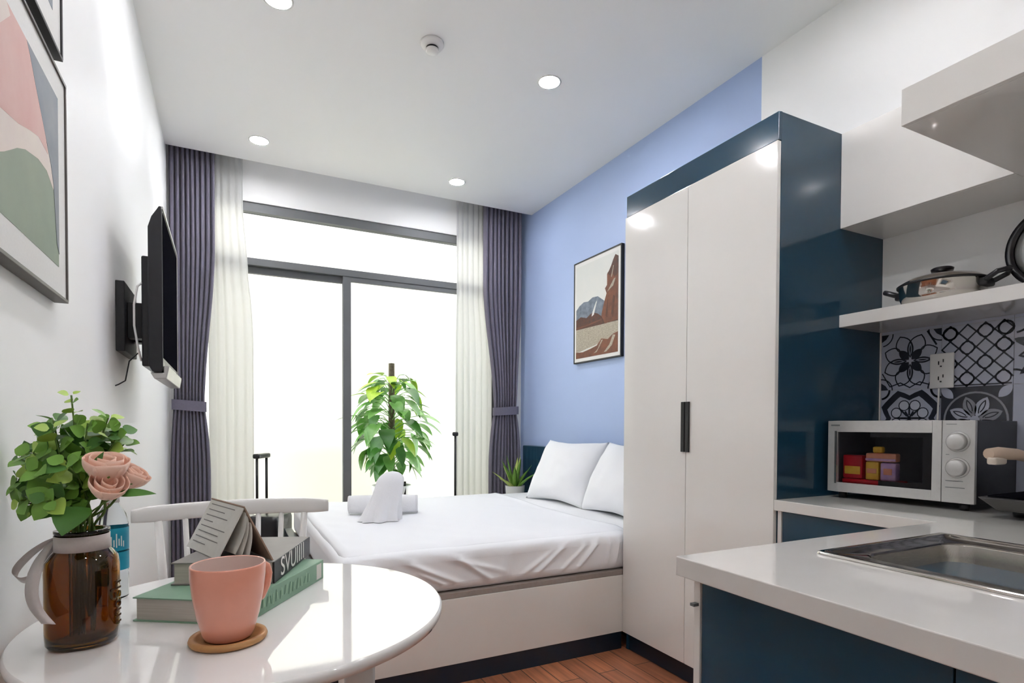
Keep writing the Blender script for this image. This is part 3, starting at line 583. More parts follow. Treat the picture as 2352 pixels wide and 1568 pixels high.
# socket and cable
t = thing('wall_socket', 'white double wall socket with a cable on the patterned tiles', 'socket', (XR-.0105, 1.234, 1.40))
MB().rbox(XR-.024, XR-.0125, 1.192, 1.276, 1.332, 1.470, .005, (2, 2, 2)).build('plate', WHITEP, t)
for z in (1.432, 1.372):
    m = MB()
    for yy, zz, a, b in ((1.243, z, .002, .007), (1.227, z+.008, .002, .006)): m.box(XR-.0246, XR-.0238, yy-a, yy+a, zz-b, zz+b)
    m.box(XR-.0246, XR-.0238, 1.232, 1.238, z-.016, z-.011)
    m.build('socket_holes', BLACK, t)
MB().tube([(XR-.019, 1.243, 1.334), (XR-.019, 1.244, 1.28), (XR-.020, 1.246, 1.20), (XR-.022, 1.25, 1.10), (XR-.024, 1.25, 1.0), (XR-.03, 1.25, .91)], .0035, 8).build('cable', WHITEP, t)
# open shelf, upper cabinets
tag(MB().box(2.24, XR-.0005, -.5, 1.4765, 1.585, 1.635).build('wall_shelf', WHITEG, bevel=.0015), 'long white gloss wall shelf above the tiles carrying the steel pot', 'shelf')
t = thing('wall_cabinet', 'white gloss wall cabinet beside the top of the wardrobe', 'wall cabinet', (2.39, 1.19, 1.987))
MB().box(2.258, XR-.0005, .905, 1.4765, 1.987, 2.37).build('carcass', WHITEG, t, bevel=.001)
MB().box(2.24, 2.257, .906, 1.4765, 1.987, 2.37).build('door', WHITEG, t, bevel=.001)
t = thing('wall_cabinet', 'shallow deep white gloss cabinet jutting out highest at the right edge', 'wall cabinet', (2.05, .25, 1.987))
MB().box(1.640, XR-.0005, -.5, .904, 1.987, 2.084).build('carcass', WHITEG, t, bevel=.001)
MB().box(1.622, 1.639, -.5, .904, 1.987, 2.084).build('front_panel', WHITEG, t, bevel=.001)

# pot on the shelf
c = Vector((2.385, 1.175, 1.635))
t = thing('cooking_pot', 'shiny steel lidded pot with two black handles on the wall shelf', 'pot', c)
MB().lathe([(.100, .0), (.122, .008), (.132, .03), (.135, .072), (.138, .074), (.132, .075), (.129, .03), (.10, .006)], c, 56).build('body', CHROME, t)
l_ = MB().lathe([(.139, .076), (.137, .081), (.11, .098), (.06, .112), (.0, .117)], c, 56).build('lid', CHROME, t)
MB().lathe([(.012, .116), (.012, .124), (.034, .126), (.036, .134), (.03, .138), (0, .138)], c, 24).build('knob', BLACK, l_)
MB().lathe([(.1385, .071), (.1415, .073), (.1415, .078), (.139, .080)], c, 56, caps=(0, 0)).build('rim_band', BLACKM, t)
for sg in (-1, 1):
    pts = [(0, .132*sg, .055), (-.028, .152*sg, .062), (-.034, .185*sg, .078), (-.0, .205*sg, .088), (.034, .185*sg, .078), (.028, .152*sg, .062), (0, .132*sg, .055)]
    MB().tube([c+Vector(p) for p in pts], .009, 10).build('handle', BLACK, t)
    MB().rbox(c.x-.03, c.x+.03, c.y+sg*.140-.014, c.y+sg*.140+.014, c.z+.040, c.z+.070, .008, (2, 2, 2)).build('handle_mount', BLACK, t)
c = Vector((2.44, .855, 1.786))
t = thing('pan_lid', 'round lid with a thick black rim standing on the shelf at the right edge', 'lid', (2.44, .855, 1.636))
ax = Vector((-1, 0, .12)).normalized()
MB().lathe([(.128, -.010), (.148, -.010), (.150, 0), (.148, .012), (.132, .014), (.126, .004)], c, 64, axis=ax, caps=(0, 0)).build('rim', BLACK, t)
MB().lathe([(.128, .0), (.10, .010), (.05, .018), (0, .02)], c, 56, axis=ax).build('disc', SILVER, t)
MB().lathe([(.010, .019), (.010, .034), (.024, .036), (.024, .046), (0, .047)], c, 24, axis=ax).build('knob', BLACK, t)

# microwave
MWA = math.radians(4.3)
t = thing('microwave', 'silver microwave oven with two dials standing beside the navy wardrobe side', 'microwave', (2.1555, 1.207, ZW), -PI/2+MWA)
# local frame: +x runs along the front to the right, +y into the wall, z up
MWW, MWD, MWH = .482, .343, .276; hx = MWW/2; zb = .026; zt = zb+MWH; DX = .108
m = MB().box(-hx, -hx+.02, .018, MWD, zb, zt).box(hx-.125, hx, .018, MWD, zb, zt).box(-hx+.02, hx-.125, .018, MWD, zt-.03, zt).box(-hx+.02, hx-.125, .018, MWD, zb, zb+.03).box(-hx+.02, hx-.125, MWD-.03, MWD, zb+.03, zt-.03)
m.build('body', mat('deep black enamel', '#0b0b0d', .3, var=(40, '#0e0e10', .3)), t, local=True, bevel=.002)
m = MB().box(-hx+.021, hx-.126, MWD-.034, MWD-.031, zb+.031, zt-.031).box(-hx+.021, -hx+.024, .02, MWD-.034, zb+.031, zt-.031).box(hx-.129, hx-.126, .02, MWD-.034, zb+.031, zt-.031).box(-hx+.021, hx-.126, .02, MWD-.031, zb+.0305, zb+.033)
m.build('cavity_lining', CAVITY, t, local=True)
wx0, wx1, wz0, wz1, dx1 = -hx+.036, hx-.122, zb+.036, zt-.043, hx-.094
d = MB().box(-hx, wx0, 0, .017, zb, zt).box(wx1, dx1, 0, .017, zb, zt).box(wx0, wx1, 0, .017, zb, wz0).box(wx0, wx1, 0, .017, wz1, zt).build('door', SILVER, t, local=True, bevel=.0015)
MB().box(wx0, wx1, .004, .006, wz0, wz1).build('window', mat('oven window glass', '#e4e4e8', .0, trans=1, ior=1.08, var=(2, '#dedee2', .3)), d, local=True)
MB().box(wx0-.008, wx0, -.003, 0, wz0-.004, wz1+.004).build('window_edge', CHROME, d, local=True)
MB().box(-hx+.012, -hx+.046, -.0006, 0, zt-.020, zt-.014).build('badge', GREYF, d, local=True)
m = MB().box(wx0+.12, wx1, .0062, .0075, wz1-.018, wz1).box(wx1-.030, wx1, .0062, .0075, wz0, wz1).box(wx0+.15, wx1, .0062, .0075, wz0, wz0+.018); m.build('window_border', BLACK, d, local=True)
pn = MB().box(dx1+.0015, hx, 0, .017, zb, zt).build('control_panel', SILVER, t, local=True, bevel=.0015)
for zc in (zb+.205, zb+.118):
    k = MB().lathe([(.034, 0), (.034, .003), (.030, .006)], ((dx1+hx)/2, 0, zc), 40, axis=(0, -1, 0)).lathe([(.029, .005), (.027, .022), (.024, .025), (0, .0255)], ((dx1+hx)/2, 0, zc), 40, axis=(0, -1, 0)).build('dial', SILVER, pn, local=True)
for zc, w_ in ((zb+.262, .03), (zb+.16, .01), (zb+.072, .05), (zb+.05, .055)):
    MB().box((dx1+hx)/2-.034, (dx1+hx)/2-.034+w_, -.0004, 0, zc, zc+.0025).build('marking', GREYF, pn, local=True)
for sx in (-1, 1):
    for yy in (.04, MWD-.05): MB().lathe([(.014, 0), (.016, .026)], (sx*(hx-.04), yy, 0), 16).build('foot', BLACK, t, local=True)
T_MW = Matrix.Translation((2.1555, 1.207, ZW)) @ Matrix.Rotation(-PI/2+MWA, 4, 'Z')
def packet(name, label, cat, x0, x1, y0_, y1_, z0_, z1_, mats, parts):
    loc = T_MW@Vector(((x0+x1)/2, (y0_+y1_)/2, z0_)); t = thing(name, label, cat, loc, -PI/2+MWA, 'snack packets in the microwave window')
    cx, cy = (x0+x1)/2, (y0_+y1_)/2
    MB().rbox(x0-cx, x1-cx, y0_-cy, y1_-cy, 0, z1_-z0_, .006, (3, 2, 3)).build('wrapper', mats, t, local=True)
    for nm, a, b, c_, d_, mt in parts: MB().rbox(a-cx, b-cx, y0_-cy-.0012, y0_-cy+.004, c_-z0_, d_-z0_, .0015, (2, 1, 2)).build(nm, mt, t, local=True)
fz = zb+.033
packet('snack_tray', 'flat red tray under the packets seen through the microwave window', 'tray', wx0+0.0030, wx0+0.1998, .030, .12, fz, fz+0.0180, RED, [])
packet('noodle_packet', 'red noodle packet with a pale picture, leftmost in the microwave', 'packet', wx0+0.0044, wx0+0.0770, .034, .075, fz+0.0190, fz+0.1105, RED, [('picture_panel', wx0+0.0118, wx0+0.0710, fz+0.0364, fz+0.0676, YELL)])
packet('snack_box', 'yellow printed snack cup in the middle of the microwave packets', 'packet', wx0+0.0888, wx0+0.1362, .034, .070, fz+0.0190, fz+0.0884, YELL, [('label_band', wx0+0.0947, wx0+0.1302, fz+0.0442, fz+0.0624, ORNG)])
packet('snack_box', 'lilac snack box, rightmost of the microwave packets', 'packet', wx0+0.1421, wx0+0.1954, .034, .070, fz+0.0190, fz+0.0858, PURP, [('label_band', wx0+0.1539, wx0+0.1835, fz+0.0416, fz+0.0650, ORNG)])
packet('snack_packet', 'orange striped packet lying across the yellow cup and lilac box', 'packet', wx0+0.0888, wx0+0.1954, .036, .072, fz+0.0891, fz+0.1209, ORNG, [('stripe', wx0+0.0888, wx0+0.1939, fz+0.0923, fz+0.1014, PURP)])
packet('snack_packet', 'small yellow packet on top of the microwave packet pile', 'packet', wx0+0.1110, wx0+0.1450, .040, .066, fz+0.1216, fz+0.1456, YELL, [])

# gas stove and pan
t = thing('gas_stove', 'dark two burner gas stove on the worktop at the right edge', 'stove', (2.33, .60, ZW))
m = MB(); a = [(2.10, .30, .925), (2.50, .30, .925), (2.50, .875, .925), (2.10, .875, .925)]; b = [(2.07, .28, .965), (2.515, .28, .965), (2.515, .915, .965), (2.07, .915, .965)]
m.add(a+b, [(3, 2, 1, 0), (4, 5, 6, 7), (0, 1, 5, 4), (1, 2, 6, 5), (2, 3, 7, 6), (3, 0, 4, 7)]); m.build('housing', mat('dark grey enamel', '#4c4a49', .3, coat=.2, var=(10, '#454342', .3)), t, bevel=.004)
MB().box(2.09, 2.50, .30, .895, .9655, .971).build('glass_top', SCREEN, t, bevel=.001)
for x in (2.20, 2.46):
    for y in (.36, .855): MB().lathe([(.018, 0), (.02, .012), (.016, .026)], (x, y, ZW), 16).build('foot', BLACK, t)
for y in (.45, .76):
    MB().lathe([(.045, .971), (.045, .985), (.03, .99), (0, .99)], (2.32, y, 0), 24).build('burner', BLACKM, t)
    m = MB()
    for k in range(4): an = k*PI/2+PI/4; m.tube([(2.32+.03*math.cos(an), y+.03*math.sin(an), 1.0), (2.32+.10*math.cos(an), y+.10*math.sin(an), 1.0), (2.32+.115*math.cos(an), y+.115*math.sin(an), .9725)], .005, 6)
    m.lathe([(.028, .996), (.034, .996), (.034, 1.004), (.028, 1.004), (.028, .996)], (2.32, y, 0), 24, caps=(0, 0)).build('pan_support', BLACKM, t)
for y in (.45, .76): MB().lathe([(.022, 0), (.02, .022), (0, .023)], (2.086, y, .945), 20, axis=(-1, 0, .1)).build('knob', BLACK, t)
c = Vector((2.375, .76, 1.006))
t = thing('frying_pan', 'black frying pan with a beige handle on the gas stove', 'pan', c)
MB().lathe([(0, 0), (.10, 0), (.125, .015), (.135, .05), (.139, .05), (.13, .012), (.10, .004), (0, .004)][1:7], c, 48).lathe([(0, .0035), (.10, .004)], c, 48).build('body', BLACKM, t)
hp = [c+Vector(p) for p in ((-.125, .02, .045), (-.16, .035, .060), (-.19, .05, .075), (-.26, .075, .092), (-.33, .092, .096), (-.365, .10, .095))]
MB().tube(hp[2:], [.013, .017, .019, .016], 14).build('handle', BEIGE, t); MB().tube(hp[:3], [.008, .009, .012], 10).build('handle_socket', BLACKM, t)
MB().rbox(hp[-1].x-.004, hp[-1].x+.06, hp[-1].y-.022, hp[-1].y+.004, hp[-1].z-.032, hp[-1].z-.010, .006, (2, 2, 2)).build('hanging_loop', mat('pale beige plastic', '#d3c8bb', .4, var=(10, '#ccc0b2', .3)), t)

# ================================================================== TABLE AND CHAIR
TC, TR, TZ = (.048, 1.379), .419, .77
t = thing('round_table', 'round white gloss table in the foreground', 'table', (TC[0], TC[1], 0))
MB().lathe([(TR-.03, TZ-.030), (TR-.004, TZ-.024), (TR, TZ-.014), (TR, TZ-.006), (TR-.005, TZ)], (*TC, 0), 128).build('tabletop', TABLEW, t)
for an in (0, 130, 230):
    lx, ly = TC[0]+.235*math.cos(math.radians(an)), TC[1]+.235*math.sin(math.radians(an))
    MB().lathe([(.028, 0), (.030, .008), (.038, TZ-.030)], (lx, ly, 0), 36).build('leg', WHITEP, t)
CY = 1.95
t = thing('spindle_chair', 'white wooden chair with a spindle back tucked behind the table', 'chair', (.025, 1.75, 0))
def rail(u, v):
    x = -.244+u*.534; y = CY+.028-.075*(2*u-1)**2; r_ = .030; hh = .0245*(1-.25*(abs(2*u-1))**8); an = v*2*PI
    e = .7; return (x, y+.011*math.copysign(abs(math.cos(an))**e, math.cos(an)), .9185+hh*math.copysign(abs(math.sin(an))**e, math.sin(an)))
m = MB().grid(rail, 36, 24)
for u in (0, 1): m.poly([rail(u, k/24) for k in range(24)])
m.build('top_rail', WHITEP, t)
for i in range(7):
    xx = -.182+i*.0672; yb_ = CY+.028-.075*((xx-.023)/.267)**2; xs_ = .023+(xx-.023)*.86
    MB().tube([(xs_, 1.925, .455), (xx*.5+xs_*.5, (1.93+yb_)/2, .68), (xx, yb_, .897)], [.010, .0085, .0075] if 0 < i < 6 else [.014, .0125, .010], 10).build('spindle', WHITEP, t)
def seat():
    m = MB(); n = 64; top = []; bot = []
    for k in range(n):
        an = 2*PI*k/n; e = .55; x = .023+.215*math.copysign(abs(math.cos(an))**e, math.cos(an)); y = 1.777+.172*math.copysign(abs(math.sin(an))**e, math.sin(an)); top.append((x, y, .458)); bot.append((.023+(x-.023)*.94, 1.777+(y-1.777)*.94, .425))
    m.add(top+bot+[(.023, 1.777, .450)], [(k, (k+1) % n, n+(k+1) % n, n+k) for k in range(n)]+[(k, (k+1) % n, 2*n) for k in range(n)]+[tuple(range(2*n-1, n-1, -1))], 0, True); return m
seat().build('seat', WHITEP, t)
for sx in (-1, 1):
    for sy in (-1, 1): MB().tube([(.023+sx*.15, 1.785+sy*.115, .428), (.023+sx*.195, 1.785+sy*.155, .0)], [.018, .012], 12).build('leg', WHITEP, t)
MB().tube([(.023-.172, 1.785-.135, .22), (.023-.172, 1.785+.135, .22)], .009, 8).build('stretcher', WHITEP, t)
MB().tube([(.023+.172, 1.785-.135, .22), (.023+.172, 1.785+.135, .22)], .009, 8).build('stretcher', WHITEP, t)
MB().tube([(.023-.172, 1.785, .22), (.023+.172, 1.785, .22)], .009, 8).build('stretcher', WHITEP, t)
# ---- books
def book(name, label, corner, d1, d2, L1, L2, z, th, cover, spine, overhang=.004):
    """corner = front corner where spine meets the near edge; d1 along the near edge away, d2 along the spine"""
    t = thing(name, label, 'book', (corner[0]+d1[0]*L1/2+d2[0]*L2/2, corner[1]+d1[1]*L1/2+d2[1]*L2/2, z))
    C0 = Vector((corner[0], corner[1], 0)); A = Vector((*d1, 0)); B = Vector((*d2, 0))
    def slab(a0, a1, b0, b1, z0_, z1_): return [C0+A*a+B*b+Vector((0, 0, z0_)) for a, b in ((a0, b0), (a1, b0), (a1, b1), (a0, b1))], (0, 0, z1_-z0_)
    ct = .003
    MB().prism(*slab(0, L1, 0, L2, z, z+ct)).prism(*slab(0, L1, 0, L2, z+th-ct, z+th)).build('cover', cover, t, bevel=.0006)
    MB().prism(*slab(-.002, ct, 0, L2, z+.0005, z+th-.0005)).build('spine', spine, t, bevel=.0008)
    MB().prism(*slab(ct, L1-overhang*1.5, overhang, L2-overhang, z+ct, z+th-ct)).build('pages', PAGES, t)
    return t, C0, A, B
u2 = Vector((.204, .314)).normalized(); u1 = Vector((-u2.y, u2.x))
tb, C0, A, B = book('book', 'thick green hardback book at the bottom of the stack on the table', (.026, 1.263), u1, u2, .243, .365, TZ, .050, GREENB, GREENB)
r6 = random.Random(2); m = MB()
for k in range(26):
    b_ = .045+k*.0095; h0, h1 = TZ+.010+r6.uniform(0, .008), TZ+.030+r6.uniform(0, .010); sl = r6.uniform(-.004, .008)
    m.poly([C0-A*.0026+B*q+Vector((0, 0, z)) for q, z in ((b_, h0), (b_+.003, h0), (b_+.003+sl, h1), (b_+sl, h1))], k % 2)
m.build('spine_title', [mat('dark green print', '#2f5a3c', .5, var=(30, '#386646', .3)), mat('pale green print', '#a9c6a6', .5, var=(30, '#9dbb9a', .3))], tb, weld=False)
MB().prism([C0+B*b-A*.0021+Vector((0, 0, z)) for b, z in ((.325, TZ+.006), (.352, TZ+.006), (.352, TZ+.044), (.325, TZ+.044))], -A*.0006).build('spine_emblem', PAPER, tb)
v2 = Vector((.109, .269)).normalized(); v1 = Vector((-v2.y, v2.x)); ZB2 = TZ+.0505
tk, C1, A1, B1 = book('book', 'black spined grey hardback with tall white letters, lying on the green book', (.091, 1.374), v1, v2, .222, .290, ZB2, .050, GREYB, BLACKB)
lettering('SVUIIII', .062, frame3(C1+B1*.137-A1*.0026+Vector((0, 0, ZB2+.025)), B1, (0, 0, 1)), 'spine_title', INKW, tk, .0003, 1.12)
# tented booklet
ZB3 = ZB2+.0505
t = thing('open_booklet', 'small open booklet standing like a tent on the stacked books', 'booklet', (.02, 1.53, ZB3))
rf, rn, lf, ln, qf, qn = Vector((-.036, 1.645, .990)), Vector((.034, 1.425, .992)), Vector((-.094, 1.640, ZB3)), Vector((-.022, 1.437, ZB3+.001)), Vector((.022, 1.600, ZB3+.001)), Vector((.092, 1.385, ZB3+.001))
def plate(a, b, c, d, th): n_ = (b-a).cross(d-a).normalized(); return MB().prism([a, b, c, d], n_*th)
lp = plate(rf, rn, ln, lf, .002).build('printed_cover', PAPER, t); plate(rf, rn, qn, qf, -.003).build('back_cover', KRAFT, t)
N = (rn-rf).cross(lf-rf).normalized(); N = N if N.x < 0 else -N
m = MB(); r3 = random.Random(5)
for k in range(8):
    s_ = .10+.105*k; a0 = .12; a1 = a0+[.72, .5, .66, .30, .74, .62, .70, .4][k]; th = .016
    pt = lambda a, s: rf.lerp(rn, a).lerp(lf.lerp(ln, a), s)+N*.0026
    m.poly([pt(a0, s_), pt(a1, s_), pt(a1, s_+th), pt(a0, s_+th)])
m.build('printed_text', INK, lp)
m = MB()
for k, (s1, s2) in enumerate(((.30, .9), (.42, .95), (.55, 1.0))):
    def pg(u, v, s1=s1, s2=s2):
        top = rf.lerp(rn, u); l_ = lf.lerp(ln, u); r_ = qf.lerp(qn, u); p = top.lerp(l_.lerp(r_, s1), v*s2); return p+Vector((.012*math.sin(v*PI), 0, .006*math.sin(v*PI)))
    m.grid(pg, 8, 10)
m.build('pages', PAPER, t, solid=.0008)
# coaster + mug
CC = (0.0, 1.190)
t = thing('coaster', 'round wooden coaster with a raised rim under the pink mug', 'coaster', (*CC, TZ))
MB().lathe([(.060, .0), (.066, .003), (.068, .008), (.066, .013), (.060, .014), (.055, .012), (.053, .007), (0, .0065)], (*CC, TZ), 56).build('wood_disc', BAMBOO, t)
t = thing('mug', 'salmon pink mug standing on the wooden coaster', 'mug', (*CC, TZ+.0068))
MB().lathe([(.036, 0), (.041, .003), (.045, .012), (.054, .045), (.061, .085), (.0645, .118), (.065, .138), (.064, .141), (.0615, .140)], (*CC, TZ+.0068), 64, caps=(1, 0)).build('body', PINK, t)
MB().lathe([(.0615, .140), (.060, .118), (.055, .08), (.046, .04), (.038, .012), (.0, .009)], (*CC, TZ+.0068), 64, caps=(0, 0)).build('inner_glaze', MUGIN, t)
ha = math.radians(38); hd = Vector((math.cos(ha), math.sin(ha), 0)); o = Vector((*CC, TZ+.0068))
pts = [o+hd*r_+Vector((0, 0, z_)) for r_, z_ in ((.0675, .121), (.077, .124), (.088, .117), (.094, .100), (.089, .078), (.076, .058), (.060, .050))]
MB().tube(pts, [.006, .007, .007, .007, .007, .007, .006], 12).build('handle', PINK, t)

# ---- flower bottle
RT, FW = Vector((.893, -.449, 0)), Vector((.449, .893, 0))     # across and into the view, level
LBH = lambda a, b, h: RT*a+FW*b+Vector((0, 0, h))
VC = Vector((-.243, 1.300, TZ))
t = thing('bottle_vase', 'square shouldered amber glass bottle with grey ribbon, holding the flowers', 'vase', VC)
def bottle_ring(r, z, n=64, sq=3.2): return [VC+Vector((r*math.copysign(abs(math.cos(2*PI*k/n))**(2/sq), math.cos(2*PI*k/n)), r*math.copysign(abs(math.sin(2*PI*k/n))**(2/sq), math.sin(2*PI*k/n)), z)) for k in range(n)]
op = [(.040, .0), (.050, .002), (.0555, .010), (.0565, .03), (.0565, .14), (.0545, .158), (.047, .171), (.040, .178), (.040, .206), (.043, .208), (.043, .213), (.036, .213), (.036, .178), (.043, .167), (.0505, .152), (.052, .03), (.050, .012), (.036, .008)]
rings = [bottle_ring(r_, z_, sq=(2.5 if z_ < .17 else 2)) for r_, z_ in op]
m = loft(rings); m.poly(rings[0][::-1]); m.poly(rings[-1]); m.build('glass_bottle', AMBER, t)
def vtext(p): an = math.radians(-68)+(-p.y)/.0565*-1; R_ = .0562+p.z; return VC+Vector((R_*1.0*math.cos(an+.0), R_*math.sin(an), .085+p.x))
lettering('mash', .040, None, 'embossed_lettering', AMBER, t, .0016, 1.0, lambda p: VC+Vector(((.0600+p.z)*math.cos(math.radians(-22)+p.y/.058*-1), (.0600+p.z)*math.sin(math.radians(-22)+p.y/.058*-1), .075+p.x)))
rb = MB().lathe([(.0415, .176), (.0428, .176), (.0428, .204), (.0415, .204)], VC, 40, caps=(0, 0)).build('ribbon', RIBBON, t)
# ribbon loop and tails hang at the camera's left
kx = VC+LBH(-.043, -.014, .190)
def strip(pts, wds, wdir):
    m = MB(); vs_ = []
    for p, w_, d_ in zip(pts, wds, wdir): d_ = Vector(d_).normalized(); vs_ += [Vector(p)-d_*w_/2, Vector(p)+d_*w_/2]
    m.add(vs_, [(2*i, 2*i+1, 2*i+3, 2*i+2) for i in range(len(pts)-1)], 0, True); return m
def smooth(pts, n=6):
    P_ = [Vector(p) for p in pts]; out = []
    for i in range(len(P_)-1):
        p0, p1, p2, p3 = P_[max(i-1, 0)], P_[i], P_[i+1], P_[min(i+2, len(P_)-1)]
        for k in range(n):
            q = k/n; out.append(.5*((2*p1)+(p2-p0)*q+(2*p0-5*p1+4*p2-p3)*q*q+(3*p1-p0-3*p2+p3)*q**3))
    return out+[P_[-1]]
lo = smooth([VC+LBH(*q) for q in ((-.043, -.010, .196), (-.062, -.012, .186), (-.092, -.008, .166), (-.122, .0, .140), (-.134, .008, .122), (-.124, .014, .112), (-.100, .012, .122), (-.072, .004, .150), (-.048, -.004, .184))])
strip(lo, [.010+.016*math.sin(PI*i/(len(lo)-1)) for i in range(len(lo))], [LBH(.25, -.75, .62)]*len(lo)).build('ribbon_loop', RIBBON, rb, solid=.001)
ta = smooth([VC+LBH(*q) for q in ((-.043, -.014, .194), (-.042, -.046, .165), (-.036, -.070, .125), (-.024, -.078, .092), (.004, -.084, .064))])
strip(ta, [.012+.026*min(1, i/9) for i in range(len(ta))], [LBH(.9, -.35, .1)]*len(ta)).build('ribbon_tail', RIBBON, rb, solid=.001)
# eucalyptus bunch
def leaf(m, o, d, upv, L, W, mi, cup=.25, droop=.2, n=5, heart=False):
    d = Vector(d).normalized(); s_ = d.cross(Vector(upv)); s_ = s_.normalized() if s_.length > 1e-4 else Vector((1, 0, 0)); nn = s_.cross(d).normalized(); vs_ = []
    for i in range(n+1):
        q = i/n; w_ = W*(math.sin(PI*(q**.75 if not heart else q**.6))**.8 if 0 < q < 1 else 0.04); p = Vector(o)+d*L*q-nn*droop*L*q*q
        vs_ += [p-s_*w_/2+nn*cup*w_*.5, p, p+s_*w_/2+nn*cup*w_*.5]
    m.add(vs_, [(3*i+a, 3*i+a+1, 3*i+a+4, 3*i+a+3) for i in range(n) for a in (0, 1)], mi, True)
t = thing('eucalyptus_bunch', 'bunch of round leaved green sprigs standing in the amber bottle', 'foliage', VC+Vector((0, 0, .03)))
ms, mf = MB(), MB(); r4 = random.Random(11)
tips = [LBH(*q) for q in [(-.018, 0, .462), (-.06, .01, .415), (-.088, .03, .40), (-.112, .04, .375), (-.138, .06, .325), (-.118, .04, .29), (-.13, .05, .35), (-.098, -.02, .345), (-.075, -.05, .31), (-.05, -.05, .36), (-.03, -.03, .40), (.012, .0, .41), (.036, .02, .42), (.058, .02, .395), (.045, .05, .37), (0, .05, .39), (-.05, .05, .39), (-.02, -.07, .33), (.018, -.06, .34), (-.085, -.02, .262), (-.055, -.07, .275), (.0, -.08, .275), (-.09, .06, .33), (-.02, .02, .36), (-.06, -.02, .33)]]
for k, tp in enumerate(tips):
    o = VC+Vector((r4.uniform(-.02, .02), r4.uniform(-.02, .02), .21)); e = VC+Vector(tp); c1 = o.lerp(e, .45)+Vector((0, 0, .03)); pts = smooth([VC+Vector((o.x-VC.x, o.y-VC.y, .02))*1.0, o, c1, e], 5)
    ms.tube(pts, [.0016]*len(pts), 5)
    n = 9 if tp[2] > .39 else 8
    for i in range(n):
        q = .30+.70*i/(n-1); idx = 5+int(q*(len(pts)-6)); p = pts[min(idx, len(pts)-1)]; td = (pts[min(idx+1, len(pts)-1)]-pts[max(idx-1, 0)]).normalized()
        a0 = i*PI/2+r4.uniform(-.4, .4)
        ref = td.orthogonal().normalized()
        for s_ in (0, 1):
            rad = Matrix.Rotation(a0+s_*PI, 3, td)@ref; sz = r4.uniform(.030, .042)*(1-.30*max(0, q-.75)/.25)*(.6 if tp[2] > .44 and q > .75 else 1)
            dd = (rad*.95+td*r4.uniform(.25, .6)); rz_ = r4.random(); mi = 0 if rz_ < .5 else (1 if rz_ < .78 else 2)
            q2 = p+dd.normalized()*.004; ex = q2+dd.normalized()*sz
            if ex.x < XL+.012: continue
            leaf(mf, q2, dd, td*.5-FW*.9+Vector((r4.uniform(-.6, .6), r4.uniform(-.6, .6), r4.uniform(-.2, .8))), sz, sz*.92, mi, .18, .12, 6)
ms.build('stems', STEM, t, weld=False); mf.build('leaves', LEAF, t, weld=False)
# blush roses
def rose(label, c, ax, R_, seed, cl=.5):
    t = thing('pink_rose', label, 'flower', c, 0, 'blush pink roses in the bottle'); c = Vector(c); ax = Vector(ax).normalized(); q = Vector((0, 0, 1)).rotation_difference(ax); m = MB(); rr_ = random.Random(seed)
    for ly, (n, rad, op_, h) in enumerate(((3, .40, .15*cl, 1.1), (4, .74, .35*cl, 1.15), (5, 1.0, .8*cl, 1.1))):
        for k in range(n):
            a = 2*PI*(k+.5*ly)/n+rr_.uniform(-.15, .15); wd = 2*PI/n*.72
            def pt(u, v):
                an = a+(u-.5)*2*wd*(.35+.65*math.sin(PI*min(1, v*.62+.12))); r_ = R_*rad*(math.sin(v*1.75)**.7 if v > 0 else 0)*(1+.10*op_*v*v); z_ = R_*h*(1.45*v-.45-.22*op_*v**3)*1.0-.1*R_*(abs(2*u-1)**2)*v
                return c+q@Vector((r_*math.cos(an), r_*math.sin(an), z_))
            m.grid(pt, 8, 8)
    m.build('petals', ROSE, t, weld=False, solid=.0008)
    s_ = MB(); b = c+q@Vector((0, 0, -.42*R_)); e = VC+Vector((.012*(seed % 3-1), .012, .20))
    s_.tube(smooth([b, b.lerp(e, .4)+Vector((.008, 0, 0)), e, VC+Vector((.01, 0, .05))], 5), .0022, 6); s_.build('stem', STEM, t)
    g = MB()
    for k in range(5): a = k*2*PI/5; leaf(g, b, q@Vector((math.cos(a), math.sin(a), .55)), ax, R_*1.25, R_*.42, 0, .3, -.2)
    g.build('sepals', LEAF[0], t, weld=False)
rose('largest blush pink rose, half closed, uppermost among the green sprigs', VC+LBH(.076, -.045, .316), LBH(.25, -.22, .95), .034, 1)
rose('blush pink rose sitting lowest at the right of the bunch', VC+LBH(.084, -.055, .288), LBH(.55, -.40, .75), .029, 2)
rose('peach pink rose behind the other two at the right of the bunch', VC+LBH(.094, -.014, .302), LBH(.6, .1, .8), .027, 3)
t = thing('leaf_sprig', 'pair of long pointed green leaves reaching right from the roses', 'foliage', VC+Vector((.03, 0, .20)))
m = MB(); leaf(m, VC+LBH(.098, -.05, .284), LBH(1, -.05, .10), (-.5, -.8, 1), .070, .019, 0, .25, .12, 7); leaf(m, VC+LBH(.035, -.05, .262), LBH(.1, -.8, -.35), (0, -.3, 1), .06, .060, 1, .2, .35, 7); leaf(m, VC+LBH(.062, -.06, .315), LBH(.45, -.1, .9), (-.4, -.9, .2), .05, .018, 0, .25, .1, 7)
m.build('leaves', [LEAF[1], LEAF[1], LEAF[2]], t, weld=False)
MB().tube([VC+Vector((.01, -.005, .05)), VC+Vector((.012, -.015, .20)), VC+LBH(.045, -.04, .25), VC+LBH(.100, -.05, .284)], .0018, 6).build('stem', STEM, t)
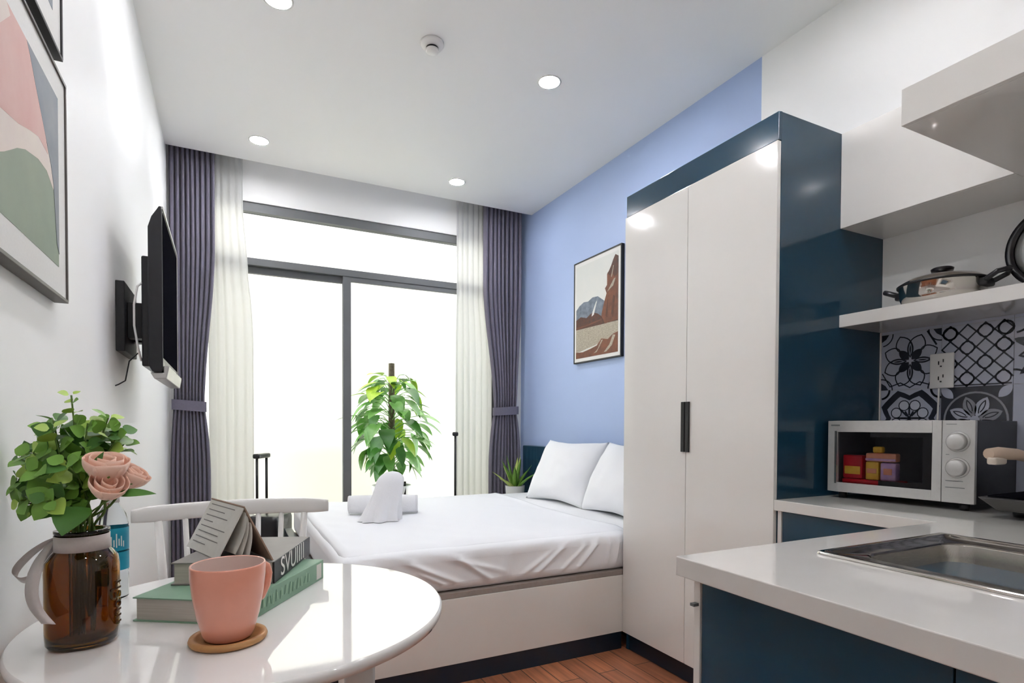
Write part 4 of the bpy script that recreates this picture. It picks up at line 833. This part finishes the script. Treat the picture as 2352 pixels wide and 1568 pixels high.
# water bottle
WB = Vector((-.243, 1.600, TZ))
t = thing('water_bottle', 'clear plastic water bottle with a teal label behind the flower bottle', 'bottle', WB)
MB().lathe([(.028, 0), (.0325, .006), (.0325, .055), (.0305, .062), (.0325, .07), (.0325, .175), (.028, .198), (.0145, .222), (.0135, .228)], WB, 36).build('body', CLEAR, t)
MB().lathe([(.0334, .070), (.0334, .112)], WB, 36, caps=(0, 0)).lathe([(.0334, .116), (.0334, .168)], WB, 36, caps=(0, 0)).build('label', TEAL, t)
m = MB()
for k, (a, h0, h1) in enumerate(((-.9, .124, .150), (-.75, .126, .142), (-.6, .124, .156), (-.45, .128, .144), (-.3, .126, .150), (-.15, .124, .138))):
    p = lambda an, z: WB+Vector((.0338*math.cos(an-.6), .0338*math.sin(an-.6), z)); m.poly([p(a, h0), p(a+.07, h0), p(a+.07, h1), p(a, h1)])
m.build('label_print', INKW, t)
MB().lathe([(.0155, .226), (.0155, .245), (.0145, .247), (0, .247)], WB, 24).build('cap', WHITEP, t)

# ================================================================== BALCONY PLANT
BP = Vector((1.42, 5.42, 0))
t = thing('potted_climber', 'large green climbing plant on a moss pole outside the right window leaf', 'potted plant', BP)
MB().lathe([(.13, .30), (.15, .31), (.185, .56), (.19, .60), (.178, .60), (.17, .56)], BP, 40, caps=(1, 0)).build('pot', TERRA, t); MB().lathe([(0, .572), (.172, .57)], BP, 30).build('soil', SOIL, t)
for k in range(4): a = k*PI/2+.5; MB().box(BP.x+.17*math.cos(a)-.014, BP.x+.17*math.cos(a)+.014, BP.y+.17*math.sin(a)-.014, BP.y+.17*math.sin(a)+.014, -.01, .62 if k in (0, 3) else .42).build('stand_leg', BLACKM, t)
MB().lathe([(.125, .275), (.19, .275), (.19, .30), (.125, .30), (.125, .275)], BP, 30, caps=(0, 0)).build('stand_ring', BLACKM, t)
MB().lathe([(.030, .55), (.031, 1.1), (.029, 1.775), (.0, 1.78)], BP, 20).build('moss_pole', MOSS, t)
m, ms = MB(), MB(); r5 = random.Random(21)
for k in range(125):
    q = k/124; z = .74+q*.86+r5.uniform(-.03, .03); an = k*2.39996+r5.uniform(-.3, .3); reach = (.11+.28*math.sin(PI*min(1, .15+q*.80)))*r5.uniform(.5, 1.15); rd = Vector((math.cos(an), math.sin(an), 0))
    o = BP+rd*.03+Vector((0, 0, z)); e = BP+rd*(.04+reach*.62)+Vector((0, 0, z+.05+r5.uniform(-.02, .05)))
    ms.tube([o, o.lerp(e, .5)+Vector((0, 0, .03)), e], .0035, 5)
    L = r5.uniform(.17, .27)*(1-.25*max(0, q-.7)/.3); d = rd*r5.uniform(.5, 1.1)+Vector((r5.uniform(-.35, .35), r5.uniform(-.35, .35), r5.uniform(-1.0, -.15)+.45*q)); rz_ = r5.random()
    mi = 2 if (rz_ < .12+.55*max(0, q-.7)/.3) else (1 if rz_ > .70 else 0)
    leaf(m, e, d, (rd*.25+Vector((0, 0, 1))), L, L*r5.uniform(.44, .62), mi, .22, .30, 7, True)
ms.build('stems', POTH[0], t, weld=False); m.build('foliage', POTH, t, weld=False)
